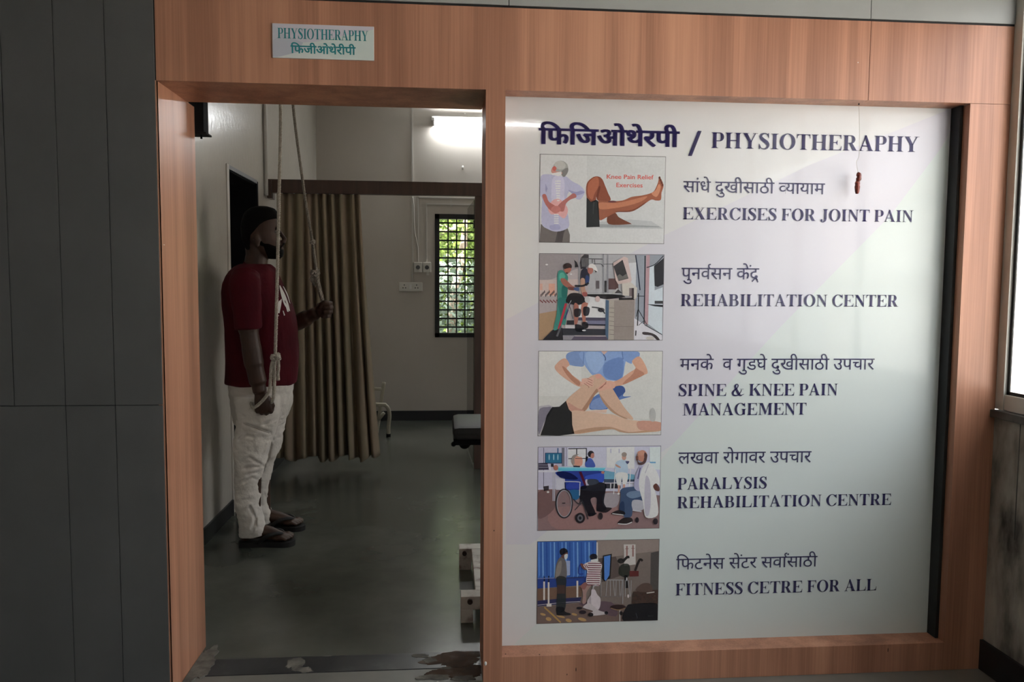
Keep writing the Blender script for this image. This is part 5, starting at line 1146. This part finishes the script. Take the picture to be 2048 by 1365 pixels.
# white chest print: pale brush-like shapes lying on the cloth
def on_shirt(px, py, lift=.002):
    """nearest cloth point seen along the measured line, from the finished shirt mesh"""
    from mathutils.bvhtree import BVHTree
    global _bvh
    try: _bvh
    except NameError: _bvh = BVHTree.FromPolygons([tuple(v) for v in tsm.v], tsm.f)
    d = FWD+(px-1024)/FPX*RIGHT-(py-682.5)/FPX*UP; d.normalize()
    h = _bvh.ray_cast(CAM, d)
    return (h[0]+h[1]*lift) if h[0] else None
pm = MB()
def cloth_patch(L, R):
    for i in range(len(L)-1):
        q = [on_shirt(*L[i]), on_shirt(*L[i+1]), on_shirt(*R[i+1]), on_shirt(*R[i])]
        if all(q): pm.face(q)
def cs(pts, n=5): return [(v.x, v.y) for v in spline([(a, b, 0) for a, b in pts], n)]
cloth_patch(cs([(558, 572), (562, 592), (568, 610), (577, 622)]), cs([(559.5, 571), (569, 589), (576, 608), (579.5, 623)]))
cloth_patch(cs([(565, 573), (573, 590), (578.5, 606)]), cs([(566.5, 573.5), (575, 590), (580, 608)]))
cloth_patch(cs([(554, 606), (556, 614), (554.5, 626)]), cs([(563, 598), (562, 609), (558.5, 627)]))
cloth_patch(cs([(552, 628), (555, 630)]), cs([(552, 634), (558, 632)])); cloth_patch(cs([(565, 622), (567.5, 632)]), cs([(566.5, 622), (569.5, 631)]))
cloth_patch(cs([(571, 614), (574, 624)]), cs([(573, 614), (577, 624)]))
if pm.f: pm.build('chest_print', M['print_white'], person)

# trousers
tr_ = MB()
tr_.loft(rows([(750, 462, 588, .168), (770, 461, 586, .172), (800, 464, 583, .172), (825, 467, 578, .168), (846, 471, 570, .160)], YM), 34, 2.4)
tr_.loft(rows([(790, 464, 560, .095), (815, 468, 560, .097), (850, 474, 556, .096), (868, 471, 549, .093), (885, 468, 542, .090), (902, 467.5, 536, .087), (920, 468, 531, .082), (933, 468.5, 528, .078), (950, 469, 523, .078), (968, 469.5, 520.5, .08), (1000, 472, 521, .076), (1034, 476, 524, .070), (1052, 478.5, 530, .072), (1069, 480, 532, .072)], YN), 30, 2.3)
tr_.loft(rows([(790, 490, 584, .095), (815, 492, 581, .096), (847, 492, 570, .094), (875, 492, 564, .09), (899, 492, 560, .086), (915, 493, 552, .082), (928, 494, 545, .078), (950, 496, 542, .077), (968, 497, 540, .077), (999, 499, 538, .074), (1018, 501, 541, .071), (1030, 503, 546, .071), (1045, 505, 546, .071)], YF), 30, 2.3)
trm = crumple(remeshed(tr_, .0065, 4), .008, 8, 1.2)
trm = crumple(trm, .0035, 22, 1.8)
def pix(v):
    d = v-CAM; k = d.dot(FWD); return 1024+FPX*d.dot(RIGHT)/k, 682.5-FPX*d.dot(UP)/k
def crease(mb, pts, depth, wid):
    """pull a soft fold along a line on the side of the cloth turned to the viewer"""
    xs_, ys_ = [p_[0] for p_ in pts], [p_[1] for p_ in pts]; m_ = wid*3.5
    for i, v in enumerate(mb.v):
        x, y = pix(v)
        if not (min(xs_)-m_ < x < max(xs_)+m_ and min(ys_)-m_ < y < max(ys_)+m_): continue
        best = None
        for (ax, ay), (bx_, by) in zip(pts[:-1], pts[1:]):
            L2 = (bx_-ax)**2+(by-ay)**2; t = max(0, min(1, ((x-ax)*(bx_-ax)+(y-ay)*(by-ay))/L2))
            dx, dy = x-ax-t*(bx_-ax), y-ay-t*(by-ay); d = math.hypot(dx, dy)
            if best is None or d < best[0]: best = (d, dy)
        d, sg_ = best[0]/wid, (1 if best[1] > 0 else -1)
        mb.v[i] = v+Vector((0, -1, .25))*depth*(math.exp(-(d-1.1)**2)*.6*(1 if sg_ < 0 else .35)-math.exp(-d*d*1.6))
for c in ([(490, 850), (515, 858), (540, 866)], [(498, 915), (514, 925), (527, 932)], [(490, 938), (508, 934), (527, 934)], [(488, 964), (503, 956), (519, 961)], [(527, 934), (535, 915), (541, 890)], [(495, 950), (515, 945), (526, 940)], [(500, 1015), (508, 1030), (512, 1052)], [(517, 1020), (512, 1040), (505, 1058)], [(560, 835), (575, 826)], [(552, 870), (566, 858)], [(545, 880), (562, 872)], [(478, 880), (492, 872), (505, 874)], [(530, 990), (537, 1008), (541, 1014)], [(528, 850), (545, 842), (556, 838)]):
    crease(trm, c, .011, 4.2)

trm.build('trousers', M['trouser'], person, smooth=True)
# pocket seam on the near thigh
ps = [P(486+k*9.5, 846+k*3.4, YN-.098) for k in range(6)]
from mathutils.bvhtree import BVHTree
_bt = BVHTree.FromPolygons([tuple(v) for v in trm.v], trm.f)
def on_tr(px, py):
    d = (FWD+(px-1024)/FPX*RIGHT-(py-682.5)/FPX*UP).normalized(); h = _bt.ray_cast(CAM, d); return h[0]+h[1]*.001 if h[0] else P(px, py, YN-.09)
MB().tube([on_tr(486+k*5.2, 846+k*2.0) for k in range(11)], .003, 6).build('pocket_seam', M['rusty_white'], person)

# rubber thong sandals
def sandal(y, xh, xt, py):
    x0, x1 = at(xh, py, y=y).x, at(xt, py, y=y).x; L_ = x1-x0
    prof = [(0, .0), (.03, .022), (.12, .036), (.3, .037), (.5, .038), (.7, .047), (.85, .049), (.95, .036), (1, .0)]
    up = [(x0+u*L_, y+w_) for u, w_ in prof]; dn = [(x0+u*L_, y-w_) for u, w_ in prof[1:-1]][::-1]
    out = [(v.x, v.y) for v in spline([(a, b, 0) for a, b in up+dn], 4, True)]
    mb = MB(); n_ = len(out)
    mb.face([(a, b, .0) for a, b in out][::-1]); mb.face([(a, b, .027) for a, b in out])
    for i in range(n_): j = (i+1) % n_; mb.face([(*out[i], 0), (*out[j], 0), (*out[j], .027), (*out[i], .027)])
    s_ = mb.build('sandal', M['sandal'], person)
    tp_ = Vector((x0+L_*.83, y+.014, .05))
    for sgn in (-1, 1):
        MB().tube(spline([tp_, Vector((x0+L_*.70, y+sgn*.028, .072)), Vector((x0+L_*.52, y+sgn*.046, .06)), Vector((x0+L_*.36, y+sgn*.04, .022))], 5), [.006]*3+[.010]*6+[.011]*6+[.008], 8).build('strap', M['sandal'], s_, smooth=True)
sandal(YN, 477.5, 591, 1094)
sandal(YF, 500, 611.5, 1064)

# ------------------------------------------------------------------ ropes and pulley
def rope_mesh(mb, pts, r, pitch=.03, strands=3):
    P_ = spline(pts, 10); cum = [0]
    for a, b in zip(P_[:-1], P_[1:]): cum.append(cum[-1]+(b-a).length)
    T = cum[-1]; N = max(8, int(T/.0045)); Q = []; j = 0
    for i in range(N+1):
        s_ = T*i/N
        while j < len(cum)-2 and cum[j+1] < s_: j += 1
        f = (s_-cum[j])/max(1e-9, cum[j+1]-cum[j]); Q.append(P_[j].lerp(P_[j+1], min(1, f)))
    fr = []; prev = None
    for i, p_ in enumerate(Q):
        d = (Q[min(i+1, N)]-Q[max(i-1, 0)]).normalized()
        u = d.orthogonal().normalized() if prev is None else (prev-d*prev.dot(d)).normalized()
        prev = u; fr.append((u, d.cross(u)))
    for k in range(strands):
        pts_ = []
        for i, p_ in enumerate(Q):
            a = 2*math.pi*(T*i/N/pitch+k/strands); u, v = fr[i]
            pts_.append(p_+(u*math.cos(a)+v*math.sin(a))*r*.5)
        mb.tube(pts_, r*.58, 5)
rp = empty('pulley_rope', (-.9, 1.6, 1.1), 'cotton exercise rope over the overhead pulley, looped to both hands of the man', 'rope')
pulley = P(566, 62, 1.55); YR1, YR2 = 1.33, YF-.006
mb = MB(); rope_mesh(mb, [pulley+Vector((-.035, 0, 0)), P(561, 208, 1.52), P(558, 400, 1.44), P(553.5, 600, 1.36), P(550.5, 712, YR1)], .0085)
mb.build('near_rope', M['rope'], rp, smooth=True)
mb = MB(); rope_mesh(mb, [P(550.5, 712, YR1), P(543.5, 730, YR1), P(541, 760, YR1), P(538, 783, YR1+.01), P(524, 803, YR1+.03), P(507, 816, YR1+.055), P(502, 806, YR1+.09)], .0085, .03)
rope_mesh(mb, [P(550.5, 712, YR1), P(549, 740, YR1+.004), P(548.5, 770, YR1+.01), P(546.5, 797, YR1+.04), P(543, 806, YR1+.07)], .0085, .03)
mb.build('wrist_loop', M['rope'], rp, smooth=True)
def knot(name, c, s, seed, m):
    rn = random.Random(seed); mb = MB()
    for k in range(3):
        pts = [c+Vector((s*math.cos(t*.785+k)*(.8+.25*rn.random()), s*.7*math.sin(t*.785+k*2), s*.5*math.sin(t*.785*(1+k % 2)+k*1.7)+s*.3*(k-1))) for t in range(9)]
        rope_mesh(mb, pts, .0085, .03)
    return mb.build(name, m, rp, smooth=True)
knot('knot', P(550.5, 714, YR1), .017, 2, M['rope'])
mb = MB(); rope_mesh(mb, [P(551, 712, YR1-.01), P(556, 718, YR1-.012), P(557.5, 735, YR1-.008), P(556, 748, YR1-.006), P(557, 761, YR1-.006)], .0075); rope_mesh(mb, [P(552, 712, YR1-.01), P(561, 719, YR1-.012)], .0085)
mb.build('rope_tail', M['rope'], rp, smooth=True)
mb = MB(); rope_mesh(mb, [pulley+Vector((.035, 0, 0)), P(586, 208, 1.62), P(605, 360, 1.70), P(614, 420, 1.73), P(625, 485, 1.76), P(633, 545, YR2)], .0078)
mb.build('far_rope', M['rope_old'], rp, smooth=True)
knot('knot', P(625, 484, 1.76), .009, 5, M['rope_old'])
knot('knot', P(630, 546, YR2), .020, 7, M['rope_old'])
mb = MB(); rope_mesh(mb, [P(632, 548, YR2), P(637, 575, YR2), P(645, 603, YR2), P(649, 622, YR2)], .008); rope_mesh(mb, [P(634, 550, YR2), P(640, 575, YR2+.006), P(647, 604, YR2+.004)], .007); rope_mesh(mb, [P(630, 550, YR2), P(634, 570, YR2), P(640, 592, YR2+.01), P(645, 610, YR2+.012)], .006)
for k in range(5): rope_mesh(mb, [P(629, 548, YR2), P(622+k*1.5, 556+k*2, YR2-.006+.003*k), P(619+k*3, 560+k*3.5, YR2-.004)], .0045)
mb.build('hand_loop', M['rope_old'], rp, smooth=True)
pu = empty('ceiling_pulley', tuple(pulley), 'small metal pulley hanging from the ceiling above the doorway view', 'pulley')
mb = MB(); mb.tube([pulley+Vector((0, -.012, 0)), pulley+Vector((0, -.006, 0)), pulley+Vector((0, .006, 0)), pulley+Vector((0, .012, 0))], [.036, .027, .027, .036], 20); mb.build('wheel', M['rack'], pu, smooth=True)
for s in (-1, 1): bx('cheek_plate', M['rack'], pu, pulley.x-.014, pulley.x+.014, pulley.y+s*.018-.002, pulley.y+s*.018+.002, pulley.z-.02, pulley.z+.075)
MB().tube([pulley+Vector((0, 0, .07)), Vector((pulley.x, pulley.y, ZC))], .006, 8).build('hanger_rod', M['rack'], pu)
